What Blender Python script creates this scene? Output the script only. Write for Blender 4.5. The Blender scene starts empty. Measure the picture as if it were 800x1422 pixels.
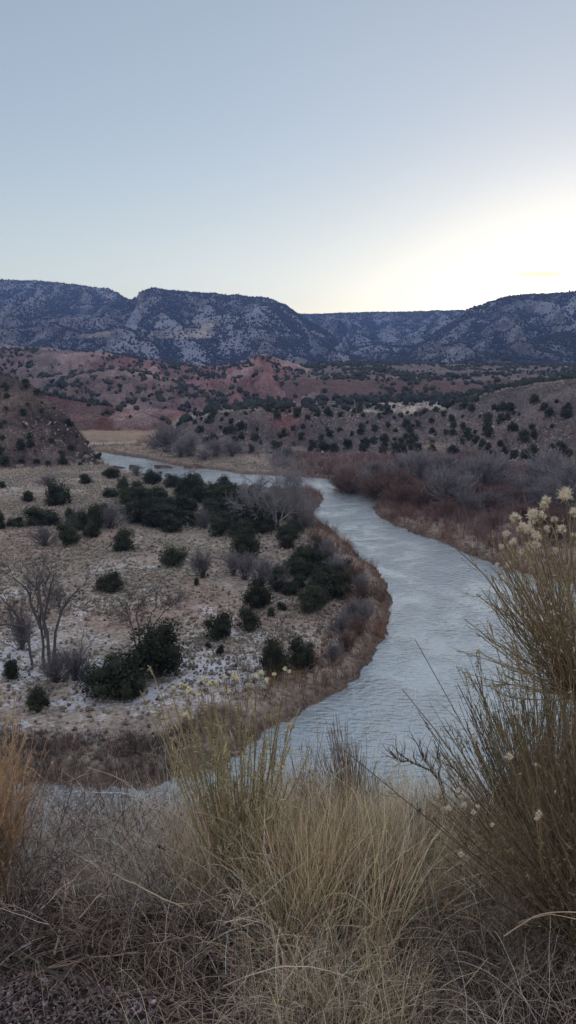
import bpy, math, random
import numpy as np
rng = np.random.default_rng(11); random.seed(11)
R = math.radians
scene = bpy.context.scene
col = scene.collection
# ------------------------------------------------------------------ camera
FPX, CX, CY, EYE = 1095.0, 400.0, 711.0, 28.0
PITCH = R(9.9); CP, SP = math.cos(PITCH), math.sin(PITCH)
cam = bpy.data.cameras.new('camera'); camo = bpy.data.objects.new('camera', cam); col.objects.link(camo)
camo.location = (0, 0, EYE); camo.rotation_euler = (R(90) - PITCH, 0, 0)
cam.sensor_fit = 'VERTICAL'; cam.sensor_height = 24; cam.lens = 24 * FPX / 1422
cam.clip_start = 0.05; cam.clip_end = 40000
scene.camera = camo

def ray(px, py):
    u = (px - CX) / FPX; v = (CY - py) / FPX
    return u, CP + v * SP, -SP + v * CP          # x, y, z
def s_of(px, py):
    d = ray(px, py); return d[0] / d[1]
def world(px, py, Y):
    d = ray(px, py); return d[0] / d[1] * Y, Y, EYE + d[2] / d[1] * Y
def on_z(px, py, z=0.0):
    d = ray(px, py); t = (z - EYE) / d[2]; return d[0] * t, d[1] * t

# ------------------------------------------------------------------ noise
_tab = rng.random(65536)
def _h(ix, iy, seed):
    return _tab[((ix * 73856093) ^ (iy * 19349663) ^ (seed * 83492791)) & 65535]
def vnoise(x, y, seed=0):
    ix = np.floor(x).astype(np.int64); iy = np.floor(y).astype(np.int64)
    fx = x - ix; fy = y - iy
    fx = fx * fx * (3 - 2 * fx); fy = fy * fy * (3 - 2 * fy)
    a = _h(ix, iy, seed); b = _h(ix + 1, iy, seed); c = _h(ix, iy + 1, seed); d = _h(ix + 1, iy + 1, seed)
    return (a * (1 - fx) + b * fx) * (1 - fy) + (c * (1 - fx) + d * fx) * fy
def fbm(x, y, seed=0, octv=4, g=0.5):
    s = 0; a = 1; t = 0
    for k in range(octv):
        s = s + a * (vnoise(x, y, seed + k) * 2 - 1); t += a; a *= g
        x = x * 2.03 + 17.1; y = y * 2.03 + 5.7
    return s / t
def ridged(x, y, seed=0, octv=4, g=0.55):
    s = 0; a = 1; t = 0
    for k in range(octv):
        n = 1 - np.abs(vnoise(x, y, seed + k) * 2 - 1) * 2
        s = s + a * n; t += a; a *= g
        x = x * 2.07 + 11.1; y = y * 2.07 + 3.7
    return s / t
def sat(x): return np.clip(x, 0, 1)
def sm(x): x = sat(x); return x * x * (3 - 2 * x)

# ------------------------------------------------------------------ river outline (pixels on the water plane, then metres)
Lb = [(300,609),(212,611.5),(150,614),(104,615.5),(98,618),(104,626),(116,634),(140,643),(172,656),(230,667),(300,676),(360,680),(400,681),(438,683),
      (449,691),(441,704),(433,714),(450,728),(475,750),(500,772),(520,792),(533,812),(540,835),(538,862),(528,890),(512,918),(485,948),
      (450,972),(410,995),(370,1022),(330,1048),(270,1076),(220,1088),(150,1094),(60,1094),(-60,1088),(-250,1080),(-700,1060)]
Rb = [(300,613),(213,615),(170,618),(126,620.5),(121,623),(130,626),(150,629),(200,637),(240,645),(300,653),(330,657),(400,662),(440,664),
      (470,668),(478,672),(466,676),(490,683),(505,686),(520,690),(535,695),(530,699),(518,705),(521,713),(545,727),(580,742),(610,752),
      (640,765),(668,778),(700,788),(730,796),(770,806),(820,818)]
P = [on_z(*p) for p in Rb] + [(52, 88), (60, 70), (60, 50), (50, 38), (25, 34), (0, 33), (-30, 35), (-70, 36), (-130, 30)]
P = P + [on_z(*p) for p in Lb][::-1]
P = np.array(P)
def river_sd(x, y):
    """signed distance to the river outline, negative in the water"""
    out = np.full(x.shape, 200.0)
    m = (y > 5) & (y < 520) & (np.abs(x) < 260)
    X = x[m]; Y = y[m]
    best = np.full(X.shape, 1e9); inside = np.zeros(X.shape, bool)
    n = len(P)
    for i in range(n):
        ax, ay = P[i]; bx, by = P[(i + 1) % n]
        dx, dy = bx - ax, by - ay
        t = np.clip(((X - ax) * dx + (Y - ay) * dy) / (dx * dx + dy * dy + 1e-9), 0, 1)
        d = (X - ax - t * dx) ** 2 + (Y - ay - t * dy) ** 2
        best = np.minimum(best, d)
        c = ((ay > Y) != (by > Y))
        if ay != by:
            inside ^= c & (X < (bx - ax) * (Y - ay) / (by - ay) + ax)
    d = np.sqrt(best); d[inside] *= -1
    out[m] = d
    return out

# ------------------------------------------------------------------ terrain layers
def L(crest, foot, shape, back, gully=0, gf=1.0, rough=0, seed=0):
    c = sorted((s_of(px, py), Y, world(px, py, Y)[2]) for px, py, Y in crest)
    f = sorted((s_of(px, 600), Y, z) for px, Y, z in foot)
    c = np.array(c); f = np.array(f)
    return dict(cs=c[:, 0], cy=c[:, 1], cz=c[:, 2], fs=f[:, 0], fy=f[:, 1], fz=f[:, 2], shape=shape, back=back, gully=gully, gf=gf, rough=rough, seed=seed)
def sh_hill(t): return 0.55 * t + 0.45 * sm(t)
def sh_bluff(t): return np.where(t < 0.55, 0.42 * t / 0.55, 0.42 + 0.58 * sm((t - 0.55) / 0.4))
def sh_red(t): return 0.75 * t ** 1.15 + 0.25 * sm(t * 1.3 - 0.2)
def sh_bench(t): return np.where(t < 0.12, 0.36 * sm(t / 0.12), 0.36 + 0.64 * ((t - 0.12) / 0.88) ** 0.85)
def sh_mesa(t): return np.where(t < 0.92, 0.86 * (t / 0.92) ** 1.35, 0.86 + 0.14 * sm((t - 0.92) / 0.07))
LAYERS = {
 'A': L([(-900,400,330),(-300,455,330),(-100,495,320),(0,517,300),(40,533,290),(70,556,280),(95,580,272),(115,606,262),(135,636,250),(150,662,240)],
        [(-900,170,2),(-200,205,2),(0,222,2.2),(60,228,2),(100,233,1.5),(135,236,1),(150,237,1)], sh_hill, 0.10, 5.5, 0.11, 1.1, 3),
 'B': L([(-300,530,440),(0,546,430),(60,549,425),(130,562,418),(190,571,412),(220,581,406),(240,592,400),(252,605,398),(262,630,398)],
        [(-300,380,2),(0,378,2),(130,374,2),(262,380,2)], sh_bluff, 0.03, 2.6, 0.14, 0.8, 9),
 'C': L([(-500,468,950),(0,479,900),(60,483,890),(100,488,880),(150,490,870),(200,499,850),(250,507,850),(290,509,830),(330,506,800),(360,491,780),(400,501,760),(425,512,740),(460,530,700),(520,560,650)],
        [(-500,430,6),(0,428,6),(200,425,5),(330,440,8),(460,470,11)], sh_red, 0.06, 15, 0.042, 1.6, 21),
 'C2': L([(120,590,480),(150,566,500),(190,556,520),(230,544,540),(265,538,560),(290,541,550),(315,556,520),(340,580,480)],
        [(120,430,5),(230,432,5),(340,440,7)], sh_red, 0.05, 9, 0.10, 1.0, 33),
 'C3': L([(40,575,470),(70,540,560),(110,520,620),(160,512,640),(200,518,640),(240,530,600),(290,560,520)],
        [(40,440,6),(290,445,7)], sh_red, 0.03, 11, 0.07, 1.0, 37),
 'E': L([(370,560,600),(395,520,760),(420,507,850),(480,503,900),(560,505,950),(700,506,950),(800,508,950),(1300,500,950)],
        [(370,520,11),(560,522,12.5),(1300,520,13)], sh_bench, 0.0, 5, 0.03, .8, 41),
 'D': L([(232,640,325),(240,612,330),(250,600,336),(262,592,345),(300,578,360),(330,573,372),(400,567,400),(480,562,425),(560,559,440),(600,560,425),(650,555,400),(700,543,370),(750,534,350),(800,528,330),(900,506,320),(1300,470,330)],
        [(232,300,1.5),(262,286,1.5),(300,268,2),(400,262,2.2),(500,256,2.5),(560,246,2.5),(650,236,2.5),(750,215,2.5),(800,205,2.5),(900,190,2.5),(1300,160,2.5)], sh_hill, 0.004, 6.5, 0.055, 1.0, 51),
 'F1': L([(-900,395,3100),(-200,385,3000),(0,389,2900),(20,391,2900),(60,395,2880),(110,398,2850),(150,403,2800),(165,410,2780),(174,415,2760),(182,419,2750),(196,440,2700),(230,480,2600)],
        [(-900,1350,34),(230,1400,34)], sh_mesa, 0.0, 120, 0.0046, 2, 61),
 'F2': L([(135,500,2250),(160,462,2300),(176,428,2350),(184,418,2380),(190,412,2400),(194,405,2400),(210,404,2400),(240,407,2400),(280,410,2400),(330,412,2400),(370,416,2350),(395,425,2320),(408,434,2300),(430,452,2250),(455,480,2200),(480,520,2200)],
        [(135,1300,34),(480,1300,34)], sh_mesa, 0.0, 85, 0.0055, 2, 71),
 'F3': L([(200,450,3450),(380,440,3400),(410,436,3400),(430,437,3400),(500,434,3400),(550,434,3400),(600,432.5,3400),(655,431,3400),(720,434,3400),(1000,430,3400)],
        [(200,1650,36),(1000,1650,36)], sh_mesa, 0.0, 120, 0.0045, 2, 81),
 'F4': L([(545,515,2000),(590,478,2050),(625,450,2100),(648,435,2150),(658,430,2180),(668,424,2200),(685,419,2220),(700,415,2230),(740,410,2250),(800,406,2250),(900,402,2250),(1500,395,2250)],
        [(545,1250,34),(1500,1250,34)], sh_mesa, 0.0, 85, 0.0055, 2, 91),
 'F5': L([(560,520,1500),(600,508,1500),(640,498,1520),(700,480,1560),(760,466,1600),(800,459,1640),(900,446,1700),(1500,430,1800)],
        [(560,1200,33),(1500,1200,33)], sh_red, 0.12, 35, 0.008, 4, 95),
}
SPURS = [  # ridges running down the mesa faces
 [(55,396,2850),(75,425,2500),(105,455,2150),(140,478,1850),(185,496,1550)],
 [(-70,392,2850),(-40,425,2500),(0,452,2150),(40,478,1800)],
 [(120,400,2800),(128,425,2550),(120,450,2300),(95,470,2000)],
 [(212,406,2390),(232,428,2180),(250,447,2000),(262,462,1850),(268,485,1650),(285,503,1450)],
 [(290,412,2390),(330,440,2150),(365,465,1900),(395,488,1650),(420,503,1450)],
 [(388,423,2320),(408,445,2150),(435,466,1980),(462,486,1800),(480,500,1600)],
 [(188,415,2400),(175,445,2200),(158,462,2000),(150,485,1750)],
 [(500,435,3350),(488,452,2950),(505,470,2500),(520,490,2050),(530,503,1750)],
 [(430,437,3350),(440,455,2900),(470,478,2400)],
 [(600,433,3350),(590,450,2900),(570,470,2450),(575,495,1950)],
 [(668,425,2200),(650,447,2030),(622,468,1870),(590,486,1700),(560,502,1520)],
 [(730,411,2250),(715,432,2060),(690,455,1880),(660,480,1680)],
 [(800,406,2250),(790,425,2080),(770,447,1880)],
]
def gauss(x, w): return np.exp(-(x / w) ** 2)
def bluff(x, y):
    q = y + 0.10 * np.abs(x) * (y > 0) * 0 + fbm(x * 0.15, y * 0.15, 5, 3) * 0.5 + 0.04 * x
    z = np.where(q < 0.5, 26.5 - 0.05 * (q - .5) * (q < 0), 26.5 - 0.3 * (q - .5))
    z = np.where(q > 3, 25.75 - 0.55 * (q - 3), z)
    z = np.where(q > 6, 24.1 - 0.88 * (q - 6), z)
    z = np.where(q < -4, 26.5 + 0.2, z)
    return z + 0.06 * fbm(x * 2.1, y * 2.1, 8, 3)
def H(x, y, full=False):
    x = np.asarray(x, float); y = np.asarray(y, float)
    sd = river_sd(x, y)
    sd = sd + (1.1 * fbm(x * .16, y * .16, 501, 4) + .5 * fbm(x * .7, y * .7, 507, 2)) * sm((y - 20) / 20) * np.clip(sd * .5 + 2, 0, 1)
    bank = np.where(sd > 0, 0.12 + 0.85 * sm((sd + fbm(x * .4, y * .4, 2, 3) * .8) / 2.2) + 0.016 * np.minimum(sd, 90), -0.1 - 1.3 * sat(-sd / 5))
    bump = np.where((y < 320), 0.16, 0.3)
    plain = bank + sat(sd / 4) * (0.55 * fbm(x * .05, y * .05, 1, 3) + bump * fbm(x * .55, y * .55, 4, 3)) + np.clip(y - 430, 0, 700) * 0.028
    z = plain.copy(); win = np.zeros(x.shape, int)
    b = bluff(x, y)
    m = (b > z) & (y < 60)
    z = np.where(m, b, z); win[m] = 1
    ys = np.maximum(y, 60.0); s = x / ys
    for k, (name, l) in enumerate(LAYERS.items()):
        mesa = name[0] == 'F'
        wob = fbm(x * .004 + 9, y * .004, 7 + l['seed'], 3) * (0.010 if not mesa else 0.004)
        cy = np.interp(s + wob * .3, l['cs'], l['cy']); cz = np.interp(s, l['cs'], l['cz'])
        fy = np.interp(s + wob, l['fs'], l['fy']); fz = np.interp(s, l['fs'], l['fz'])
        cy = cy * (1 + 0.5 * wob)
        t = (y - fy) / (cy - fy)
        tc = sat(t)
        g = l['gully']; gf = l['gf']
        wx = x + fbm(x * gf * .8, y * gf * .8, l['seed'] + 3, 2) * .5 / gf
        gl = ridged(wx * gf, y * gf * (.28 if not mesa else .34), l['seed'], 6 if not mesa else 4, .6 if not mesa else .42)
        env = np.clip(4 * tc * (1 - tc), 0, 1) ** .7
        hz = fz + (cz - fz) * l['shape'](tc) 
        hz = hz + env * (gl - .42) * g * sat((cz - fz) / (g * 1.2 + 1e-6))
        hz = hz + l['rough'] * fbm(x * (.22 if not mesa else .018), y * (.22 if not mesa else .018), l['seed'] + 9, 4) * sat(t * 6) * np.where(t < 1, 1, .35)
        T_ = {'A': 5.5, 'B': 4., 'C': 10., 'C2': 8., 'C3': 9., 'D': 6., 'E': 7.}.get(name, 38.)
        ph = hz + .35 * T_ * fbm(x * .5 / T_, y * .5 / T_, l['seed'] + 15, 2)
        hz = hz + np.sin(ph * 2 * math.pi / T_) * T_ / (2 * math.pi) * .75 * env * sat(.5 + 1.5 * fbm(x * .25 / T_, y * .25 / T_, l['seed'] + 19, 2))
        hz = np.where(t > 1, hz - (y - cy) * l['back'], hz)
        hz = np.where(t < 0, -50, hz)
        m = hz > z
        z = np.where(m, hz, z); win[m] = k + 2
    mm = (y > 1300) & (y < 3500)
    if mm.any():
        X = x[mm]; Y = y[mm]; Z = z[mm]
        wx = X + 26 * fbm(X * .006, Y * .006, 77, 3)
        for sp in SPURS:
            w = np.array([world(*p) for p in sp])[::-1]
            xr = np.interp(Y, w[:, 1], w[:, 0]); zr = np.interp(Y, w[:, 1], w[:, 2])
            zr = zr + 14 * fbm(X * .01, Y * .01, 78, 3)
            q = zr - np.abs(wx - xr) * 0.50 - 3
            q = np.where((Y < w[0, 1] - 10) | (Y > w[-1, 1] + 10), -50, q)
            mk = (q > Z) & (Z > 0)
            Z = np.where(mk, q, Z)
        z[mm] = Z
    if full: return z, win, sd
    return z
NAMES = ['plain', 'bluff'] + list(LAYERS)
def hit(px, py, ymin=25., ymax=3600.):
    """first terrain point seen at these pixels"""
    px = np.atleast_1d(np.asarray(px, float)); py = np.atleast_1d(np.asarray(py, float))
    dx, dy, dz = ray(px, py)
    ys = np.exp(np.linspace(math.log(ymin), math.log(ymax), 700))
    out = np.full((len(px), 3), np.nan)
    T = ys[None, :] / dy[:, None]
    X = dx[:, None] * T; Z = EYE + dz[:, None] * T; Y = np.repeat(ys[None, :], len(px), 0)
    Hh = H(X.ravel(), Y.ravel()).reshape(X.shape)
    below = Z < Hh
    for i in range(len(px)):
        k = np.argmax(below[i])
        if below[i, k]: out[i] = (X[i, k], Y[i, k], Hh[i, k])
    return out

# ------------------------------------------------------------------ mesh helpers
def link(name, me, parent=None, mat=None):
    o = bpy.data.objects.new(name, me); col.objects.link(o)
    if parent: o.parent = parent
    if mat and me is not None and not me.materials: me.materials.append(mat)
    return o
def mesh(name, v, f, colr=None, smooth=False):
    """v (n,3); f (m,3|4) int array or list of such arrays; colr (n,3) vertex colours"""
    me = bpy.data.meshes.new(name)
    fs = f if isinstance(f, list) else [f]
    fs = [np.asarray(a, np.int32) for a in fs if len(a)]
    v = np.asarray(v, np.float32)
    me.vertices.add(len(v)); me.vertices.foreach_set('co', v.ravel())
    nl = sum(a.size for a in fs); npoly = sum(len(a) for a in fs)
    me.loops.add(nl); me.loops.foreach_set('vertex_index', np.concatenate([a.ravel() for a in fs]))
    me.polygons.add(npoly)
    tot = np.concatenate([np.full(len(a), a.shape[1], np.int32) for a in fs])
    st = np.concatenate([[0], np.cumsum(tot)[:-1]]).astype(np.int32)
    me.polygons.foreach_set('loop_start', st)
    me.update(calc_edges=True)
    if smooth: me.polygons.foreach_set('use_smooth', np.ones(npoly, bool))
    if colr is not None:
        a = me.color_attributes.new('Col', 'FLOAT_COLOR', 'POINT')
        c = np.ones((len(v), 4), np.float32); c[:, :3] = colr
        a.data.foreach_set('color', c.ravel())
    me.validate(verbose=False)
    return me
def tag(o, label=None, cat=None, group=None, kind=None):
    if label: o['label'] = label
    if cat: o['category'] = cat
    if group: o['group'] = group
    if kind: o['kind'] = kind
    return o
class Geo:
    def __init__(s): s.v = []; s.f3 = []; s.f4 = []; s.c = []; s.n = 0
    def add(s, v, f, c):
        v = np.asarray(v, np.float32).reshape(-1, 3); c = np.asarray(c, np.float32)
        if c.ndim == 1: c = np.repeat(c[None], len(v), 0)
        f = np.asarray(f, np.int64) + s.n
        (s.f3 if f.shape[1] == 3 else s.f4).append(f)
        s.v.append(v); s.c.append(c); s.n += len(v)
    def mesh(s, name, smooth=False):
        fs = []
        if s.f3: fs.append(np.concatenate(s.f3))
        if s.f4: fs.append(np.concatenate(s.f4))
        return mesh(name, np.concatenate(s.v), fs, np.concatenate(s.c), smooth)
def norm(a): return a / (np.linalg.norm(a, axis=-1, keepdims=True) + 1e-9)
def tubes(g, paths, rad, colr, sides=3):
    """paths (N,K,3), rad (N,K), colr (N,3)|(N,K,3); sides 2 makes flat blades"""
    N, K, _ = paths.shape
    if N == 0: return
    tan = np.gradient(paths, axis=1); tan = norm(tan)
    rnd = norm(rng.normal(size=(N, 1, 3)))
    a = norm(np.cross(tan, np.repeat(rnd, K, 1))); b = np.cross(tan, a)
    if colr.ndim == 2: colr = np.repeat(colr[:, None], K, 1)
    if sides == 2:
        v = np.stack([paths - a * rad[..., None], paths + a * rad[..., None]], 2)
    else:
        an = np.arange(sides) * 2 * math.pi / sides
        v = np.stack([paths + (a * math.cos(t) + b * math.sin(t)) * rad[..., None] for t in an], 2)
    S = v.shape[2]
    c = np.repeat(colr[:, :, None], S, 2).reshape(-1, 3)
    base = (np.arange(N) * K * S)[:, None, None]
    k = (np.arange(K - 1) * S)[None, :, None]
    i = (np.arange(S if S > 2 else 1))[None, None, :]
    j = (i + 1) % S
    q = np.stack([base + k + i, base + k + j, base + k + S + j, base + k + S + i], -1).reshape(-1, 4)
    g.add(v.reshape(-1, 3), q, c)
def grow(base, dirs, length, K=6, droop=0.0, wig=0.12, up=0.0):
    """N bending paths from base along dirs"""
    N = len(base)
    d = norm(dirs); p = base.copy(); out = [p.copy()]
    st = (length / (K - 1))[:, None]
    bend = rng.normal(size=(N, 3)) * wig
    dr = np.broadcast_to(np.asarray(droop, float), (N,))
    for k in range(K - 1):
        d = norm(d + bend * .6 + rng.normal(size=(N, 3)) * wig * .6 + np.array([0, 0, 1.]) * (up - dr)[:, None] * (k + .5) / K)
        p = p + d * st; out.append(p.copy())
    return np.stack(out, 1)
def along(paths, n, t0=.2, t1=1.):
    """random points on paths -> index, position, tangent, t"""
    N, K, _ = paths.shape
    i = rng.integers(0, N, n); t = t0 + (t1 - t0) * rng.random(n)
    q = t * (K - 1); k = np.minimum(q.astype(int), K - 2); f = (q - k)[:, None]
    a = paths[i, k]; b = paths[i, k + 1]
    return i, a * (1 - f) + b * f, norm(b - a), t
def taper(N, K, r0, r1, p=1.):
    t = np.linspace(0, 1, K)[None] ** p
    r0 = np.broadcast_to(np.asarray(r0, float), (N,))[:, None]; r1 = np.broadcast_to(np.asarray(r1, float), (N,))[:, None]
    return r0 * (1 - t) + r1 * t
def cj(c, n, j=.15, h=.05):
    c = np.asarray(c, float)
    return np.clip(c[None] * (1 + rng.normal(size=(n, 1)) * j) * (1 + rng.normal(size=(n, 3)) * h), 0.002, 1)
def cone_dirs(n, spread, lean=(0, 0, 0)):
    a = rng.random(n) * 2 * math.pi; t = np.abs(rng.normal(size=n)) * spread
    t = np.minimum(t, 1.5)
    d = np.stack([np.sin(t) * np.cos(a), np.sin(t) * np.sin(a), np.cos(t)], 1)
    return norm(d + np.array(lean))
def leaves(g, pos, size, colr, nrm=None, aspect=1.0):
    """one small bent leaf face per point"""
    n = len(pos)
    a = norm(rng.normal(size=(n, 3)))
    if nrm is not None:
        nn = norm(nrm + rng.normal(size=(n, 3)) * .8); a = norm(np.cross(nn, a))
        b = np.cross(nn, a)
    else: b = norm(np.cross(a, rng.normal(size=(n, 3))))
    s = (size * (0.6 + .8 * rng.random(n)))[:, None]
    w = s * aspect
    v = np.stack([pos - a * s * .5, pos + b * w * .5 + a * s * .05, pos + a * s * .5, pos - b * w * .5 - a * s * .1], 1)
    f = np.arange(n * 4).reshape(n, 4)
    g.add(v.reshape(-1, 3), f, np.repeat(colr, 4, 0))

# ------------------------------------------------------------------ materials
def newmat(name):
    m = bpy.data.materials.new(name); m.use_nodes = True
    nt = m.node_tree; nt.nodes.clear()
    out = nt.nodes.new('ShaderNodeOutputMaterial')
    return m, nt, out
def N(nt, t, **kw):
    n = nt.nodes.new(t)
    for k, v in kw.items():
        if k.startswith('i_'): n.inputs[k[2:].replace('_', ' ')].default_value = v
        else: setattr(n, k, v)
    return n
def math_(nt, op, a, b=None, c=None, clamp=False):
    n = nt.nodes.new('ShaderNodeMath'); n.operation = op; n.use_clamp = clamp
    for i, q in enumerate((a, b, c)):
        if q is None: continue
        if isinstance(q, (int, float)): n.inputs[i].default_value = q
        else: nt.links.new(q, n.inputs[i])
    return n.outputs[0]
def mix(nt, fac, a, b, mode='MIX'):
    n = nt.nodes.new('ShaderNodeMix'); n.data_type = 'RGBA'; n.blend_type = mode
    for i, q in ((0, fac), (6, a), (7, b)):
        if isinstance(q, (int, float)): n.inputs[i].default_value = q
        elif isinstance(q, tuple): n.inputs[i].default_value = (*q, 1)
        else: nt.links.new(q, n.inputs[i])
    return n.outputs[2]
def noise(nt, vec, scale, detail=4, rough=.55, dist=0):
    n = N(nt, 'ShaderNodeTexNoise'); n.inputs['Scale'].default_value = scale; n.inputs['Detail'].default_value = detail
    n.inputs['Roughness'].default_value = rough; n.inputs['Distortion'].default_value = dist
    nt.links.new(vec, n.inputs['Vector']); return n.outputs[0]
def ramp(nt, fac, lo, hi):
    n = N(nt, 'ShaderNodeMapRange'); n.interpolation_type = 'SMOOTHSTEP'
    nt.links.new(fac, n.inputs[0]); 
    for i, q in ((1, lo), (2, hi)):
        if isinstance(q, (int, float)): n.inputs[i].default_value = q
        else: nt.links.new(q, n.inputs[i])
    return n.outputs[0]
def terrain_mat(name, fine, mid, bump, snow_scale, strata=0, snowmix=.85, snowcol=(.72, .76, .82)):
    """vertex colour (rock, soil and grass colour) broken up by noise, with patches of snow where the mask allows them"""
    m, nt, out = newmat(name)
    lk = nt.links.new
    geo = N(nt, 'ShaderNodeNewGeometry'); pos = geo.outputs['Position']
    c = N(nt, 'ShaderNodeVertexColor', layer_name='Col').outputs[0]
    sn = N(nt, 'ShaderNodeAttribute', attribute_name='snow').outputs['Fac']
    n1 = noise(nt, pos, fine, 6, .65); n2 = noise(nt, pos, mid, 4, .6)
    v = math_(nt, 'MAXIMUM', math_(nt, 'MULTIPLY_ADD', n1, 3.0, -.5), .2); v2 = math_(nt, 'MULTIPLY_ADD', n2, 1.1, .45)
    vv = math_(nt, 'MULTIPLY', v, v2)
    comb = N(nt, 'ShaderNodeCombineColor'); [lk(vv, comb.inputs[i]) for i in range(3)]
    c = mix(nt, 1.0, c, comb.outputs[0], 'MULTIPLY')
    if strata:
        sep = N(nt, 'ShaderNodeSeparateXYZ'); lk(pos, sep.inputs[0])
        zz = math_(nt, 'ADD', sep.outputs[2], math_(nt, 'MULTIPLY', n2, strata * 1.5))
        cv = N(nt, 'ShaderNodeCombineXYZ'); lk(math_(nt, 'MULTIPLY', zz, 1 / strata), cv.inputs[2])
        band = noise(nt, cv.outputs[0], 2.2, 3, .6)
        c = mix(nt, ramp(nt, band, .5, .62), c, mix(nt, 1.0, c, (1.3, 1.25, 1.22), 'MULTIPLY'))
        c = mix(nt, ramp(nt, band, .46, .36), c, mix(nt, 1.0, c, (.72, .62, .64), 'MULTIPLY'))
    s1 = noise(nt, pos, snow_scale, 5, .7)
    s2 = noise(nt, pos, snow_scale * .12, 3, .6)
    s = math_(nt, 'ADD', math_(nt, 'MULTIPLY', s1, .6), math_(nt, 'MULTIPLY', s2, .4))
    thr = math_(nt, 'SUBTRACT', 0.78, math_(nt, 'MULTIPLY', sn, .42))
    thr2 = math_(nt, 'ADD', thr, .09)
    sm_ = ramp(nt, s, thr, thr2)
    c = mix(nt, math_(nt, 'MULTIPLY', sm_, snowmix), c, snowcol)
    b = N(nt, 'ShaderNodeBump'); b.inputs['Strength'].default_value = .8; b.inputs['Distance'].default_value = bump
    lk(math_(nt, 'ADD', n1, math_(nt, 'MULTIPLY', n2, 1.2)), b.inputs['Height'])
    bs = N(nt, 'ShaderNodeBsdfPrincipled'); bs.inputs['Roughness'].default_value = .95
    bs.inputs['Specular IOR Level'].default_value = .12
    lk(c, bs.inputs['Base Color']); lk(b.outputs[0], bs.inputs['Normal']); lk(bs.outputs[0], out.inputs[0])
    return m
def plant_mat(name, transl=.2, rough=.8, var=.25, fine=0):
    m, nt, out = newmat(name); lk = nt.links.new
    c = N(nt, 'ShaderNodeVertexColor', layer_name='Col').outputs[0]
    oi = N(nt, 'ShaderNodeObjectInfo')
    v = math_(nt, 'MULTIPLY_ADD', oi.outputs['Random'], var, 1 - var / 2)
    if fine:
        geo = N(nt, 'ShaderNodeNewGeometry')
        v = math_(nt, 'MULTIPLY', v, math_(nt, 'MULTIPLY_ADD', noise(nt, geo.outputs['Position'], fine, 3), 1.4, .3))
    comb = N(nt, 'ShaderNodeCombineColor'); [lk(v, comb.inputs[i]) for i in range(3)]
    c = mix(nt, 1.0, c, comb.outputs[0], 'MULTIPLY')
    bs = N(nt, 'ShaderNodeBsdfPrincipled'); bs.inputs['Roughness'].default_value = rough
    bs.inputs['Specular IOR Level'].default_value = .2
    lk(c, bs.inputs['Base Color'])
    if transl:
        tr = N(nt, 'ShaderNodeBsdfTranslucent'); lk(c, tr.inputs[0])
        mx = N(nt, 'ShaderNodeMixShader'); mx.inputs[0].default_value = transl
        lk(bs.outputs[0], mx.inputs[1]); lk(tr.outputs[0], mx.inputs[2]); lk(mx.outputs[0], out.inputs[0])
    else: lk(bs.outputs[0], out.inputs[0])
    return m
M = {}
M['ground'] = terrain_mat('valley_ground', 1.9, .22, .45, 2.6, 0, .75)
M['soil'] = terrain_mat('bluff_soil', 22, 3.5, .03, 3)
M['hill'] = terrain_mat('hill_rock', .9, .11, 1.3, .6, 0, .6)
M['red'] = terrain_mat('red_rock', .8, .07, 1.6, .5, 9, .5)
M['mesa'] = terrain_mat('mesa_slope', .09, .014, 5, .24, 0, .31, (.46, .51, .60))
M['leaf'] = plant_mat('juniper_foliage', .1, .75, .6)
M['wood'] = plant_mat('bark', 0, .9, .2)
M['twig'] = plant_mat('bare_twigs', .1, .85, .3)
M['grass'] = plant_mat('dry_grass', .3, .7, 0)
M['stem'] = plant_mat('shrub_stems', .1, .7, 0)
M['fluff'] = plant_mat('seed_fluff', .35, .9, 0)
M['rock'] = plant_mat('boulder_rock', 0, .95, .3, 3)

# ------------------------------------------------------------------ terrain mesh
az_f = np.radians(np.concatenate([np.arange(-27, 27, .068)]))
az = np.concatenate([np.radians(np.arange(-180, -50, 5.)), np.radians(np.arange(-50, -27, .6)), az_f, np.radians(np.arange(27, 50, .6)), np.radians(np.arange(50, 180.1, 5.))])
rr = np.concatenate([np.geomspace(.35, 30, 130, endpoint=False), np.geomspace(30, 440, 480, endpoint=False), np.geomspace(440, 1150, 150, endpoint=False), np.arange(1150, 3560, 8.5), np.array([3600, 3700, 3850, 4050, 4300])])
A, RR = np.meshgrid(az, rr)               # rows = rings
X = (np.sin(A) * RR); Y = (np.cos(A) * RR)
Zt, WIN, SD = H(X.ravel(), Y.ravel(), True)
V = np.stack([X.ravel(), Y.ravel(), Zt], 1)
nr, nc = X.shape
x, y, z = V.T
# base colours (albedo) per layer
C = np.zeros((len(V), 3)); S = np.zeros(len(V))
def mixc(a, b, t): return np.asarray(a) * (1 - t[:, None]) + np.asarray(b) * t[:, None]
big = fbm(x * .02, y * .02, 100, 3); med = fbm(x * .12, y * .12, 104, 4); fin = fbm(x * .9, y * .9, 108, 3)
m = WIN == 0
n = sat(.5 + .9 * big + .5 * med)
c = mixc((.25, .20, .165), (.37, .315, .25), n)
c = mixc(c, (.31, .21, .165), sm((fbm(x * .07, y * .07, 120, 3) - .05) * 4) * .6)   # pinkish earth
c = mixc(c, (.09, .06, .045), sm(1 - SD / 3.0) * .85)                               # wet bank
right = (x / np.maximum(y, 1) > 0.02) & (y > 100) & (x > 8)
c = mixc(c, (.12, .085, .07), sm((x - (-10 + .0 * y)) / 15) * (y > 150) * .7)
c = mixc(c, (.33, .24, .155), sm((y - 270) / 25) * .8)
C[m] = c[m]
S[m] = (sat(.46 + .26 * big + .22 * med) * sm((SD - 2.5) / 3) * sm((235 - y) / 60) * sm((12 + .1 * y - x) / 8))[m]
near = (y > 45) & (y < 105)
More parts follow.
